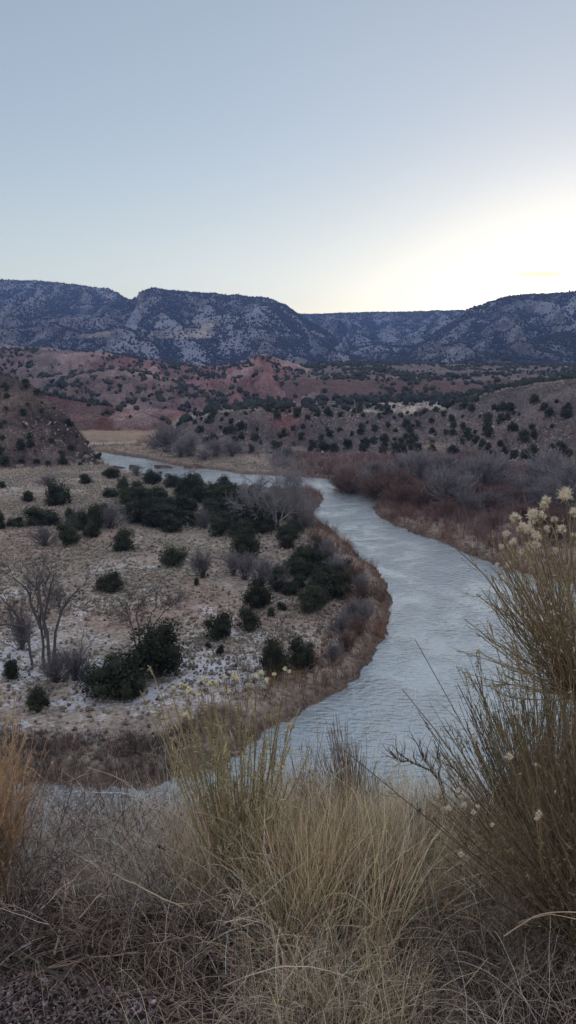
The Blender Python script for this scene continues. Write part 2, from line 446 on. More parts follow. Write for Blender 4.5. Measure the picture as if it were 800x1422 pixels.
S[m & near] += (.13 * sm((88 - y) / 25) * sm((SD - 2) / 2))[m & near]
m = WIN == 1
C[m] = mixc((.045, .032, .028), (.10, .075, .06), sat(.5 + med))[m]
def setl(nm, ca, cb, snow, amp=1.):
    m = WIN == NAMES.index(nm)
    C[m] = mixc(ca, cb, sat(.5 + amp * fbm(x * .03, y * .03, hash_(nm), 4) * 1.2))[m]
    S[m] = (snow * sat(.5 + 1.1 * big + .4 * med))[m]
def hash_(s): return sum(ord(q) for q in s) % 97 + 130
setl('A', (.07, .054, .047), (.13, .10, .085), .10)
setl('B', (.09, .042, .035), (.14, .07, .055), .0)
setl('C', (.18, .145, .14), (.14, .098, .094), .46)
setl('C2', (.18, .13, .13), (.155, .095, .098), .40)
setl('C3', (.14, .10, .092), (.20, .15, .14), .36)
setl('E', (.13, .105, .10), (.19, .155, .14), .28)
setl('D', (.095, .078, .074), (.165, .135, .125), .46)
mC = np.isin(WIN, [NAMES.index('C')])
sx = x / np.maximum(y, 1)
redness = sm((sx + .29) / .12) * sm((.03 - sx) / .03)
C[mC] = (C * (1 - redness[:, None] * .30) + np.array((.27, .075, .062)) * redness[:, None] * .30)[mC]
mR = np.isin(WIN, [NAMES.index(q) for q in ('B', 'C', 'C2', 'C3')])
st1 = ridged(x * .11 + 2 * fbm(x * .02, y * .02, 311, 2), y * .012, 312, 3); st2 = fbm(x * .05, y * .02, 313, 4)
C[mR] = (C * (1 + .38 * st1 + .25 * st2)[:, None])[mR]
C[mR] = mixc(C, (.36, .27, .25), sm(st2 * 3 - .35) * .55)[mR]
C[mR] = mixc(C, (.15, .12, .11), sm(-st2 * 3 - .35) * .5)[mR]
mA = WIN == NAMES.index('A')
led = fbm(x * .03, z * .9 + y * .01, 314, 3)
C[mA] = (C * (1 + .5 * led)[:, None])[mA]
mD = (WIN == NAMES.index('D'))
rd = gauss(sx - s_of(395, 600), .018) * gauss(z - 10, 5)
C[mD] = (C * (1 - rd[:, None]) + np.array((.20, .085, .075)) * rd[:, None])[mD]
mE = (WIN == NAMES.index('E')) & (y < 600)
C[mE] = mixc(C, (.11, .065, .055), np.full(len(x), .8))[mE]
flat = (WIN == NAMES.index('D')) & (y > 395) & (y < 520)
C[flat] = mixc(C, (.42, .37, .31), sm((fbm(x * .03, y * .05, 300, 3)) * 5))[flat]
for nm in ('F1', 'F2', 'F3', 'F4', 'F5'):
    m = WIN == NAMES.index(nm)
    C[m] = mixc((.055, .052, .055), (.09, .083, .078), sat(.5 + fbm(x * .008, y * .008, 200, 4)))[m]
    S[m] = (0.80 + .35 * fbm(x * .004, y * .004, 210, 3) if nm != 'F5' else .45 + .2 * fbm(x * .004, y * .004, 210, 3))[m] if True else 0
# pale sandstone cliffs on the mesa faces
for (px, py, Yc, wx, wz) in ((255, 463, 1850, 75, 16), (160, 470, 1950, 45, 10), (292, 455, 1950, 30, 9)):
    w = world(px, py, Yc)
    q = sm(1.4 - np.sqrt(((x - w[0]) / wx) ** 2 + ((z - w[2]) / wz) ** 2) + .5 * fbm(x * .05, z * .12, 222, 3)) * ((y > 1300) & (y < 2400))
    C = mixc(C, (.30, .27, .23), q * (.85 if px > 200 else .4)); S = S * (1 - q * (.7 if px > 200 else .3))
rim = np.zeros(len(x), bool)
idx = np.arange(nr * nc).reshape(nr, nc)
quad = np.stack([idx[:-1, :-1], idx[:-1, 1:], idx[1:, 1:], idx[1:, :-1]], -1)[:, :, ::-1].reshape(-1, 4)
fw = WIN[quad[:, 0]]
def sub(name, wins, mat, label):
    m = np.isin(fw, [NAMES.index(q) for q in wins]); q = quad[m]
    u, inv = np.unique(q, return_inverse=True)
    me = mesh(name, V[u], inv.reshape(-1, 4), C[u], True)
    a = me.attributes.new('snow', 'FLOAT', 'POINT'); a.data.foreach_set('value', S[u].astype(np.float32))
    o = link(name, me, None, mat); tag(o, label, None, None, 'structure'); return o
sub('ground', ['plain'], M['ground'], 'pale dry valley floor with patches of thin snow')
sub('bluff', ['bluff'], M['soil'], 'dark earth slope dropping from the viewpoint')
sub('hill', ['A'], M['hill'], 'rocky brown hill at the left above the river bend')
sub('hill', ['D'], M['hill'], 'grey brown hillside across the river dotted with junipers')
sub('hill', ['E'], M['hill'], 'flat topped bench below the mesas')
sub('red_hills', ['B', 'C', 'C2', 'C3'], M['red'], 'eroded red and pink badland hills')
sub('mesa', ['F1', 'F2', 'F3', 'F4', 'F5'], M['mesa'], 'snow dusted flat topped mesas on the skyline')

_Z = Zt.reshape(nr, nc); _S = SD.reshape(nr, nc); _W = WIN.reshape(nr, nc)
H_exact = H
def H(x, y, full=False):
    """the same ground, read back from the terrain grid"""
    x = np.asarray(x, float); y = np.asarray(y, float)
    a = np.interp(np.arctan2(x, y), az, np.arange(nc)); r = np.interp(np.hypot(x, y), rr, np.arange(nr))
    i = np.minimum(a.astype(int), nc - 2); j = np.minimum(r.astype(int), nr - 2); fa = a - i; fr = r - j
    def bil(G): return (G[j, i] * (1 - fa) + G[j, i + 1] * fa) * (1 - fr) + (G[j + 1, i] * (1 - fa) + G[j + 1, i + 1] * fa) * fr
    if full: return bil(_Z), _W[np.rint(r).astype(int), np.rint(a).astype(int)], bil(_S)
    return bil(_Z)
def sd_grid(x, y): return H(x, y, True)[2]
# ------------------------------------------------------------------ river surface
def river():
    ga = np.radians(np.arange(-80, 60, .5)); gr = np.geomspace(28, 470, 260)
    a, r = np.meshgrid(ga, gr); X = (np.sin(a) * r).ravel(); Y = (np.cos(a) * r).ravel()
    sd = river_sd(X, Y); idx = np.arange(a.size).reshape(a.shape)
    q = np.stack([idx[:-1, :-1], idx[1:, :-1], idx[1:, 1:], idx[:-1, 1:]], -1).reshape(-1, 4)[:, ::-1]
    q = q[(sd[q] < 2.2).any(1)]
    u, inv = np.unique(q, return_inverse=True)
    me = mesh('river', np.stack([X[u], Y[u], np.zeros(len(u))], 1), inv.reshape(-1, 4), None, True)
    m, nt, out = newmat('river_water'); lk = nt.links.new
    geo = N(nt, 'ShaderNodeNewGeometry')
    mp = N(nt, 'ShaderNodeMapping'); lk(geo.outputs['Position'], mp.inputs[0]); mp.inputs['Rotation'].default_value = (0, 0, R(14)); mp.inputs['Scale'].default_value = (.8, 1.7, 1)
    mp2 = N(nt, 'ShaderNodeMapping'); lk(geo.outputs['Position'], mp2.inputs[0]); mp2.inputs['Scale'].default_value = (1.1, .8, 1); mp2.inputs['Rotation'].default_value = (0, 0, R(-12))
    a1 = noise(nt, mp.outputs[0], 1.15, 2, .5, .3); a2 = noise(nt, mp2.outputs[0], .16, 4, .6, .4)
    a3 = noise(nt, mp.outputs[0], 3.0, 3, .6)
    h = math_(nt, 'ADD', math_(nt, 'MULTIPLY', a1, 1.0), math_(nt, 'MULTIPLY', a3, .35))
    h = math_(nt, 'MULTIPLY', h, math_(nt, 'MULTIPLY_ADD', ramp(nt, a2, .38, .64), .85, .42))
    b = N(nt, 'ShaderNodeBump'); b.inputs['Strength'].default_value = 1; b.inputs['Distance'].default_value = .21; lk(h, b.inputs['Height'])
    bs = N(nt, 'ShaderNodeBsdfPrincipled'); bs.inputs['Roughness'].default_value = .03; bs.inputs['Metallic'].default_value = .55; bs.inputs['IOR'].default_value = 1.5
    bs.inputs['Base Color'].default_value = (.44, .50, .51, 1); lk(b.outputs[0], bs.inputs['Normal'])
    bs.inputs['Specular IOR Level'].default_value = .75
    lk(bs.outputs[0], out.inputs[0])
    tag(link('river', me, None, m), 'pale rippled river winding through the valley', None, None, 'structure')
river()

# ------------------------------------------------------------------ junipers
def ico(sub_=1):
    t = (1 + 5 ** .5) / 2
    v = [(-1,t,0),(1,t,0),(-1,-t,0),(1,-t,0),(0,-1,t),(0,1,t),(0,-1,-t),(0,1,-t),(t,0,-1),(t,0,1),(-t,0,-1),(-t,0,1)]
    f = [(0,11,5),(0,5,1),(0,1,7),(0,7,10),(0,10,11),(1,5,9),(5,11,4),(11,10,2),(10,7,6),(7,1,8),(3,9,4),(3,4,2),(3,2,6),(3,6,8),(3,8,9),(4,9,5),(2,4,11),(6,2,10),(8,6,7),(9,8,1)]
    v = [np.array(p, float) / np.linalg.norm(p) for p in v]
    for _ in range(sub_):
        d = {}; nf = []
        def mid(a, b):
            k = (min(a, b), max(a, b))
            if k not in d: p = v[a] + v[b]; v.append(p / np.linalg.norm(p)); d[k] = len(v) - 1
            return d[k]
        for a, b, c in f:
            x_, y_, z_ = mid(a, b), mid(b, c), mid(c, a); nf += [(a, x_, z_), (b, y_, x_), (c, z_, y_), (x_, y_, z_)]
        f = nf
    return np.array(v), np.array(f)
ICO0, ICO1, ICO2 = ico(0), ico(1), ico(2)
GREEN = (.036, .043, .024)
def juniper_mesh(nleaf, lsize, lobes, tall, seed_col=GREEN, core=True):
    """unit bush: height 1, half width .5"""
    g = Geo()
    ctr = []
    for i in range(lobes):
        a = rng.random() * 6.28; q = rng.random() ** .7
        zc = .2 + .58 * rng.random() ** (1.0 if tall else 1.2)
        rmax = .34 * (1 - .55 * max(0, zc - .3) / .6) if tall else .36 * (1 - .35 * max(0, zc - .3) / .6)
        rad = .13 + .11 * rng.random()
        ctr.append((math.cos(a) * rmax * q, math.sin(a) * rmax * q, zc, rad, .85 + .5 * rng.random()))
    for i in range(16):
        a = rng.random() * 6.28; zc = .12 + .8 * rng.random(); q = (.33 + .09 * rng.random()) * math.sqrt(max(.05, 1 - abs(zc - .35) ** 2 * 2.2))
        ctr.append((math.cos(a) * q, math.sin(a) * q, zc * .9, .06 + .05 * rng.random(), 1.2 + .6 * rng.random()))
    ctr.append((0, 0, .33, .27, 1.1)); ctr.append((.04, -.03, .6, .2, 1.25))
    w = np.array([c[3] ** 2 for c in ctr]); w /= w.sum()
    k = rng.choice(len(ctr), nleaf, p=w); cc = np.array(ctr)[k]
    d = norm(rng.normal(size=(nleaf, 3))); rr_ = cc[:, 3] * (1.06 - .55 * rng.random(nleaf) ** 2.2 + .22 * (rng.random(nleaf) > .86) * rng.random(nleaf))
    p = cc[:, :3] + d * rr_[:, None]; p[:, 2] = cc[:, 2] + d[:, 2] * rr_ * cc[:, 4]
    p[:, 2] = np.maximum(p[:, 2], .01 + .04 * rng.random(nleaf))
    lobe_tint = 1 + .35 * rng.normal(size=len(ctr)); lobe_tint = np.clip(lobe_tint, .5, 1.7)
    c = cj(seed_col, nleaf, .25, .08) * lobe_tint[k][:, None]
    leaves(g, p, np.full(nleaf, lsize), c, d, .55)
    if core:
        for q in ctr:
            if q[3] < .115: continue
            v, f = ICO1
            vv = v * q[3] * .60 * (1 + .15 * rng.normal(size=(len(v), 1))); vv[:, 2] *= q[4]
            g.add(vv + np.array(q[:3]), f, np.array(seed_col) * .8)
    return g.mesh('juniper_foliage')
def trunk_mesh():
    g = Geo(); n = 4
    base = np.zeros((n, 3)) + rng.normal(size=(n, 3)) * .02; base[:, 2] = -.05
    p = grow(base, cone_dirs(n, .3), np.full(n, .6), 6, 0, .12)
    tubes(g, p, taper(n, 6, .03, .01), cj((.10, .075, .055), n), 5)
    return g.mesh('juniper_trunk')
JU = [juniper_mesh(5200, .048, 11, k % 2 == 1, core=True) for k in range(6)]
JT = [trunk_mesh() for _ in range(2)]
JS = [juniper_mesh(650, .12, 7, k % 2 == 1) for k in range(5)]
GY = (.045, .05, .04)
for me in JU + JS: me.materials.append(M['leaf'])
for me in JT: me.materials.append(M['wood'])
def place(px, py, Y=None):
    p = hit([px], [py])[0]; return p
def juniper(px, py, w, h, label, group='junipers on the valley floor', k=None, cat='juniper'):
    p = place(px, py)
    if np.isnan(p[0]): print('miss', px, py); return
    sc = p[1] / FPX
    e = bpy.data.objects.new('juniper', None); col.objects.link(e); e.empty_display_size = .5
    e.location = (p[0], p[1] + w * sc * .25, p[2] - .05)
    e.location.z = float(H(np.array([e.location.x]), np.array([e.location.y]))[0]) - .05
    e.rotation_euler = (0, 0, random.random() * 6.28)
    big_ = 1.18 if w > 60 else 1.0
    e.scale = (w * sc * 1.3 * big_, w * sc * 1.3 * big_, h * sc * 1.14 * big_)
    tag(e, label, cat, group)
    me = JU[k if k is not None else random.randrange(6)]
    link('foliage', me, e); link('trunk', random.choice(JT), e)
JL = [
 (2,679,10,11,'small dark juniper at the far left edge of the valley floor, above the pale flat'),
 (38,698,19,15,'small lopsided juniper left of the round juniper below the rocky hill'),
 (79,704,32,34,'large round dark juniper alone at the foot of the rocky left hill'),
 (118,674,20,13,'small flat juniper nearest the foot of the left hill slope'),
 (154,665,23,15,'bushy juniper beside the boulder where the hill meets the river'),
 (170,682,17,19,'narrow juniper just behind the gap at the river bend'),
 (153,692,20,15,'low juniper in front of the cluster at the river bend'),
 (176,702,34,24,'broad juniper at the upper end of the dark belt of trees'),
 (20,734,22,15,'small low juniper at the left end of the dark belt'),
 (-2,737,18,24,'juniper cut by the left edge of the picture in the dark belt'),
 (57,732,47,26,'wide dark juniper with a flat crown in the left part of the belt'),
 (97,724,15,17,'small upright juniper just behind the taller one in the left belt'),
 (93,760,31,38,'tall juniper standing forward of the left part of the belt'),
 (130,740,28,37,'tall narrow dark juniper between two grey thickets in the belt'),
 (109,738,22,26,'dull juniper wedged between taller ones of the left belt'),
 (172,768,34,29,'round olive juniper standing alone in front of the tree belt'),
 (192,728,32,34,'tall dark juniper behind the grey thicket of the belt'),
 (212,675,28,20,'dark juniper at the water edge below the bare sapling'),
 (240,679,26,21,'juniper at the water edge beside the leafless twig tops'),
 (268,694,42,34,'spiky topped juniper against the bright water'),
 (216,697,26,19,'low juniper behind the middle of the belt, bare ground before it'),
 (222,735,50,30,'long dark juniper clump in the middle of the belt'),
 (272,733,20,22,'thin grey green juniper in the gap of the belt'),
 (306,714,52,38,'broad dark green juniper in front of the spiky topped one'),
 (315,738,42,30,'rounded juniper in front of the broad dark one at the right end'),
 (352,742,46,36,'dark juniper below the big grey leafless tree'),
 (340,780,38,44,'tall juniper stepping forward of the belt, grey shrub at its left foot'),
 (378,738,28,26,'dark juniper under the trunk of the big grey tree'),
 (396,752,26,24,'small juniper right of the big grey tree, snow in front'),
 (241,789,42,28,'wide low juniper in mid plain beside a grey half bare shrub'),
 (150,825,35,32,'dark round juniper alone on the open snowy plain'),
 (273,815,9,11,'tiny dark juniper seedling on the pale plain'),
 (357,850,36,42,'tall dark juniper joined behind a lower one in mid plain'),
 (345,877,33,30,'lower dark juniper in front of the tall one in mid plain'),
 (303,893,37,38,'rounded juniper with a paler top above the flowering rabbitbrush'),
 (306,911,13,15,'small juniper just below the rounded pale topped one'),
 (289,903,9,9,'tiny juniper left of the small one near the snow'),
 (381,946,40,56,'tall block shaped juniper at the near snow patch'),
 (419,936,36,46,'juniper leaning right beside the block shaped one'),
 (387,824,32,36,'greyish juniper between the plain and the river side clump'),
 (430,797,46,38,'bushy juniper at the head of the river side clump'),
 (432,852,42,38,'round juniper at the lower end of the river side clump, snow around it'),
 (463,832,48,42,'widest juniper of the river side clump, nearest the willows'),
 (404,754,24,20,'low juniper on the bank behind the river side clump'),
 (444,772,18,19,'small juniper between the willows and the river side clump'),
 (376,858,12,14,'small dark juniper on snow right of the tall mid plain one'),
 (392,850,13,12,'low sprawling juniper on the snow strip'),
 (217,945,68,66,'largest juniper, in front of the small bare cottonwood'),
 (156,972,68,58,'broad dark juniper left of the largest one'),
 (15,948,26,28,'small spiky juniper left of the bare cottonwoods'),
 (52,990,28,36,'dark juniper below the bare cottonwoods at the left'),
 (190,972,30,26,'low juniper filling the gap at the foot of the two big ones'),
]
for i, (a, b, w, h, lab) in enumerate(JL):
    juniper(a, b, w, h, lab, k=i % 6)
JX = [(126,748,24,20),(210,728,30,26),(238,740,28,24),(276,700,28,24),(292,722,28,26),(302,746,28,26),(334,750,34,30),(366,742,30,28),(384,724,28,26),(410,744,24,20),(352,700,28,24),(254,690,26,22),(188,690,24,20),(420,782,26,24),(404,830,24,22),(446,842,28,24),(140,722,26,22),(186,722,28,24),(232,716,30,24),(250,730,26,24),(298,700,34,28),(325,716,36,30),(344,730,32,30),(360,724,30,30),(310,684,24,20),(222,702,26,20),(196,700,28,22),(262,712,26,22),(420,806,30,28),(440,828,30,26),(470,812,30,26),(398,764,24,20),(330,700,30,26),(205,715,30,24),(245,712,26,22),(285,752-26,24,20),(368,712,26,26),(345,716,30,28),(180,716,26,20),(405,800,28,24),(448,812,30,26),(415,822,24,20),(480,800,20,22),(455,790,24,22)]
for (a, b, w, h) in JX:
    juniper(a, b, w, h, 'dark juniper crowded inside the belt of trees near the river', 'junipers crowded in the belt')

def scatter_hill(pxr, pyr, n, want, minsep, clump=0):
    """seen points on the named layers, thinned to a spacing in metres"""
    px = rng.uniform(*pxr, n); py = rng.uniform(*pyr, n)
    p = hit(px, py, 180); ok = ~np.isnan(p[:, 0]); p = p[ok]
    _, w, sd = H(p[:, 0], p[:, 1], True)
    keep = []
    for i in range(len(p)):
        if NAMES[w[i]] not in want: continue
        if clump and fbm(p[i:i+1, 0] * .02, p[i:i+1, 1] * .06, clump, 2)[0] < -.18 + .3 * random.random(): continue
        if all((p[i, 0] - q[0]) ** 2 + ((p[i, 1] - q[1]) * .8) ** 2 > minsep ** 2 for q in keep): keep.append(p[i])
    return keep
def small_junipers(pts, size, label, group):
    for p in pts:
        o = link('juniper', random.choice(JS))
        s = size * min(1.5, max(.4, random.lognormvariate(-.12, .45)))
        o.location = (p[0], p[1], p[2] - .15); o.rotation_euler = (0, 0, random.random() * 6.28)
        o.scale = (s * 1.1, s * 1.1, s * (.8 + .35 * random.random()))
        tag(o, label, 'juniper', group)
D_pts = scatter_hill((250, 860), (558, 645), 2000, ('D',), 3.7, 611)[:200]
small_junipers(D_pts, 3.2, 'small dark juniper dotting the grey hillside across the river', 'junipers on the hillside across the river')
A_pts = scatter_hill((-60, 140), (515, 650), 500, ('A',), 4.2)[:95]
small_junipers(A_pts, 2.6, 'small dark juniper clinging to the rocky left hill', 'junipers on the rocky left hill')
print('hill junipers', len(D_pts), len(A_pts))

# far woods: one mass per kind of ground
def blobs(name, pts, size, label, colr=(.030, .036, .028), hj=.35, icov=ICO0, mat='leaf'):
    n = len(pts); v, f = icov; nv = len(v)
    s = (size * np.minimum(np.exp(rng.normal(size=n) * hj), 1.7))[:, None, None]
    jit = 1 + .28 * rng.normal(size=(n, nv, 1))
    vv = v[None] * jit * s * .5; vv[..., 2] *= 1.05
    vv = vv + pts[:, None, :]; vv[..., 2] += s[..., 0] * .32
    ff = f[None] + (np.arange(n) * nv)[:, None, None]
    c = np.repeat(cj(colr, n, .25, .06), nv, 0)
    me = mesh(name, vv.reshape(-1, 3), ff.reshape(-1, f.shape[1]), c)
    o = link(name, me, None, M[mat]); return tag(o, label, None, None, 'stuff')
oct_ = (np.array([(1,0,0),(-1,0,0),(0,1,0),(0,-1,0),(0,0,1),(0,0,-1)], float), np.array([(0,2,4),(2,1,4),(1,3,4),(3,0,4),(2,0,5),(1,2,5),(3,1,5),(0,3,5)]))
def scatter_area(n, ylo, yhi, smin, smax, want, dens=None):
    Y_ = np.sqrt(rng.random(n) * (yhi ** 2 - ylo ** 2) + ylo ** 2); s_ = rng.uniform(smin, smax, n)
    X_ = s_ * Y_; z_, w_, sd_ = H(X_, Y_, True)
    ok = np.isin(w_, [NAMES.index(q) for q in want])
    if dens is not None: ok &= rng.random(n) < dens(X_, Y_, z_, w_)
    return np.stack([X_, Y_, z_], 1)[ok]
def mesa_d(X_, Y_, z_, w_):
    gul = (H(X_ + 28, Y_) + H(X_ - 28, Y_)) / 2 - z_
    d = .42 + .45 * fbm(X_ * .006, Y_ * .006, 400, 3) * 1.2 + np.clip(gul * .16, -.34, .58) + np.clip(-(H(X_ + 28, Y_) - H(X_ - 28, Y_)) / 56 * 1.1, -.28, .5)
    d = d + (w_ == NAMES.index('F5')) * .5
    for (px, py, Yc, wx, wz) in ((255, 463, 1850, 75, 16), (160, 470, 1950, 45, 10)):
        w = world(px, py, Yc); d = np.where(((X_ - w[0]) / wx) ** 2 + ((z_ - w[2]) / wz) ** 2 < 1, .06, d)
    return np.clip(d, .10, 1)
pm = scatter_area(330000, 1250, 3450, -.43, .43, ('F1', 'F2', 'F3', 'F4', 'F5'), mesa_d)
blobs('pinyon_woods', pm, 3.9, 'dark pinyon and juniper woods speckling the snowy mesa slopes', (.022, .026, .024), .3, oct_)
# rim trees along the mesa edge
rim_pts = []
for nm in ('F1', 'F2', 'F3', 'F4'):
    l = LAYERS[nm]
    s_ = rng.uniform(l['cs'][0], min(l['cs'][-1], .45), 2600); s_ = s_[np.abs(s_) < .45]
    Yr = np.interp(s_, l['cs'], l['cy']) * (1 - .035 * rng.random(len(s_)) + .008)
    X_ = s_ * Yr; z_, w_, _ = H(X_, Yr, True); ok = (w_ == NAMES.index(nm)) & (np.abs(s_ - s_of(194, 405)) > .006)
    rim_pts.append(np.stack([X_, Yr, z_], 1)[ok])
blobs('rim_woods', np.concatenate(rim_pts), 4.5, 'dark line of woods along the mesa rims', (.020, .022, .020), .25, oct_)
def hill_d(X_, Y_, z_, w_): return np.clip(.28 + 1.5 * fbm(X_ * .025, Y_ * .025, 410, 3) + np.clip(((H(X_ + 7, Y_) + H(X_ - 7, Y_)) / 2 - z_) * .3, -.3, .5), .02, 1)
ph = scatter_area(24000, 400, 1150, -.43, .43, ('B', 'C', 'C2', 'C3', 'E'), hill_d)
blobs('scattered_junipers', ph, 2.7, 'small dark junipers scattered over the red hills and the bench', (.028, .032, .024), .35, ICO0)
pf = scatter_area(1000, 330, 520, -.15, .45, ('D',), lambda X_, Y_, z_, w_: np.where(Y_ > 380, .8, .0))
blobs('bench_junipers', pf, 3.0, 'junipers lining the pale flats behind the grey hillside', (.026, .032, .022), .35, ICO0)

# ------------------------------------------------------------------ rocks on the slopes and boulders
pr = scatter_area(26000, 190, 460, -.43, .43, ('A', 'D'), lambda X_, Y_, z_, w_: np.clip(.3 + 1.8 * fbm(X_ * .04, Y_ * .04, 430, 3), .02, 1))
blobs('scree', pr, .55, 'loose pale and brown rocks littering the hillsides', (.24, .20, .175), .45, oct_, 'rock')
def boulder(px, py, w, label):
    p = place(px, py); s = w / FPX * p[1]
    v, f = ICO2; q = v.copy(); 
    for _ in range(9):
        nn = norm(rng.normal(size=3)); d = q @ nn; lim = .55 + .3 * rng.random(); q = q - np.maximum(d - lim, 0)[:, None] * nn
    me = mesh('boulder', q * np.array((.6, .5, .48)) * s, f, np.repeat(cj((.24, .20, .17), 1), len(q), 0), False)
    o = link('boulder', me, None, M['rock']); o.location = (p[0], p[1], p[2] + .15 * s); tag(o, label, 'boulder', 'boulders at the river bend')
boulder(138, 642, 12, 'largest grey boulder at the tip of the left hill by the water')
boulder(120, 638, 8, 'flat boulder on the left hill crest next to the water')
boulder(127, 646, 6, 'small boulder under the largest one')
boulder(164, 656, 7, 'boulder right on the river bend behind the bushy juniper')

# ------------------------------------------------------------------ leafless shrubs and trees
def bare_shrub_mesh(n1=45, n2=420, n3=900, c=(.20, .185, .18), r=.012, name='shrub_twigs'):
    g = Geo()
    b = np.zeros((n1, 3)); b[:, :2] = rng.normal(size=(n1, 2)) * .05
    p1 = grow(b, cone_dirs(n1, .5), .45 + .4 * rng.random(n1), 6, 0, .12); tubes(g, p1, taper(n1, 6, r, r * .5), cj(np.array(c) * .6, n1), 3)
    i, q, t, _ = along(p1, n2, .3); p2 = grow(q, norm(t + rng.normal(size=(n2, 3)) * .4), .15 + .25 * rng.random(n2), 4, 0, .12, .1); tubes(g, p2, taper(n2, 4, r * .55, r * .3), cj(c, n2), 2)
    i, q, t, _ = along(p2, n3, .3); p3 = grow(q, norm(t + rng.normal(size=(n3, 3)) * .5), .06 + .12 * rng.random(n3), 3, 0, .1, .15); tubes(g, p3, taper(n3, 3, r * .4, r * .2), cj(c, n3), 2)
    me = g.mesh(name); me.materials.append(M['twig']); return me
SHG = [bare_shrub_mesh(c=(.175, .165, .17), n3=1500) for _ in range(4)]
SHB = [bare_shrub_mesh(c=(.13, .085, .07)) for _ in range(3)]
def shrub(px, py, w, h, label, group, pool=SHG):
    p = place(px, py)
    if np.isnan(p[0]): print('miss shrub', px, py); return
    s = p[1] / FPX
    o = link('shrub', random.choice(pool)); o.location = (p[0], p[1], p[2] - .05); o.rotation_euler = (0, 0, random.random() * 6.28)
    o.scale = (w * s * 1.0, w * s * 1.0, h * s * 1.15); tag(o, label, 'shrub', group)
SH = [
 (66,675,26,15,'low blue grey shrub behind the large round juniper'),
 (155,735,42,34,'blue grey leafless thicket between dark junipers of the belt'),
 (62,758,34,26,'thin grey leafless shrub under the wide flat juniper'),
 (112,735,30,28,'grey leafless shrub wedged between junipers at the belt left side'),
 (285,735,26,26,'grey twiggy shrub at the gap in the belt'),
 (282,802,36,40,'grey half leafy shrub right of the wide low juniper'),
 (340,806,40,38,'pale grey leafless shrub in front of the tall stepping juniper'),
 (325,800,30,36,'darker grey shrub at the left foot of the tall stepping juniper'),
 (365,812,34,36,'silvery leafless shrub right of the pale grey one'),
 (190,662,16,16,'round grey shrub standing against the river water'),
 (385,822,34,36,'grey shrub beside the greyish juniper'),
 (105,948,46,50,'pale grey shrub at the foot of the bare cottonwoods'),
 (80,950,44,44,'reddish grey shrub around the cottonwood trunks'),
 (30,905,40,56,'hazy grey shrub behind the leaning cottonwood'),
]
for q in SH: shrub(*q, 'grey leafless shrubs on the valley floor')
for (a, b, w, h) in ((232,628,46,40),(265,634,42,30),(300,636,36,26),(322,634,30,22),(215,624,22,14),(250,636,30,20),(283,640,30,16)):
    shrub(a, b, w, h, 'grey leafless shrub on the spit under the hillside', 'grey shrubs on the far spit')
for k in range(26):
    a = 540 + 300 * rng.random(); b = 662 + 55 * rng.random() ** 1.2 + (a - 540) * .03; w = 30 + 38 * rng.random()
    shrub(a, b, w, w * (.6 + .25 * rng.random()), 'blue grey leafless shrub in the thicket beyond the right bank', 'grey shrubs beyond the right bank')
for (a, b, w, h) in ((470,800,34,30),(488,815,34,32),(500,840,32,32),(505,865,32,32),(498,885,34,30),(480,905,36,30),(462,920,34,28),(452,775,28,26),(440,760,26,24),(490,860,30,28),(475,880,30,26),(425,735,24,22),(412,726,24,24),(500,822,26,26)):
    shrub(a, b, w, h, 'grey brown leafless shrub in the fringe of the inner river bank', 'shrubs along the inner river bank', random.choice([SHG, SHB]))
for (a, b, w, h) in ((508,682,28,28),(480,664,24,16),(398,640,26,20),(540,668,30,24),(560,655,30,22),(520,662,26,20)):
    shrub(a, b, w, h, 'grey shrub at the back of the right bank flat, above the river narrows', 'grey shrubs above the narrows')
for k in range(60):
    a = 470 + 370 * rng.random(); b = 676 + 20 * rng.random() + max(0, a - 530) * .30 * rng.random(); w = 26 + 24 * rng.random()
    shrub(a, b, w, w * .6, 'dark red brown leafless bush along the right bank', 'brown bushes on the right bank', SHB)
def tree_mesh(trunks, levels, c, tw):
    """trunks: list of point lists (unit metres). returns trunk mesh and branch mesh"""
    g = Geo(); K = 8; P1 = []; 
    for t in trunks:
        t = np.array(t, float); k = np.linspace(0, len(t) - 1, K)
        P1.append(np.stack([np.interp(k, np.arange(len(t)), t[:, q]) for q in range(3)], 1))
    P1 = np.array(P1); P1[:, 1:-1] += rng.normal(size=P1[:, 1:-1].shape) * .06
    n = len(P1); tubes(g, P1, taper(n, K, tw, tw * .25), cj(c, n, .05), 6); tr = g.mesh('tree_trunk')
    g = Geo(); par = P1; r = tw * .45
    for (cnt, ln, sp, K2, r2) in levels:
        i, q, t, tt = along(par, cnt, .30, 1.); d = norm(t + rng.normal(size=(cnt, 3)) * sp + np.array((0, 0, .15)))
        par = grow(q, d, ln * (.5 + .8 * rng.random(cnt)), K2, -.05, .16); tubes(g, par, taper(cnt, K2, r2, r2 * .35), cj(c, cnt, .1), 3 if r2 > .012 else 2)
    br = g.mesh('tree_branches'); tr.materials.append(M['wood']); br.materials.append(M['twig']); return tr, br
def tree(name, px, py, tpx, levels, c, tw, label, group=None, cat='tree'):
    p = place(px, py); s = p[1] / FPX / math.cos(R(14))
    tr = [[((q[0] - px) * s, q[2] if len(q) > 2 else 0, (py - q[1]) * s) for q in t] for t in tpx]
    a, b = tree_mesh(tr, levels, c, tw)
    e = bpy.data.objects.new(name, None); col.objects.link(e); e.location = (p[0], p[1], p[2] - .1); tag(e, label, cat, group)
    link('trunk', a, e); link('crown', b, e)
DK = (.10, .09, .088)
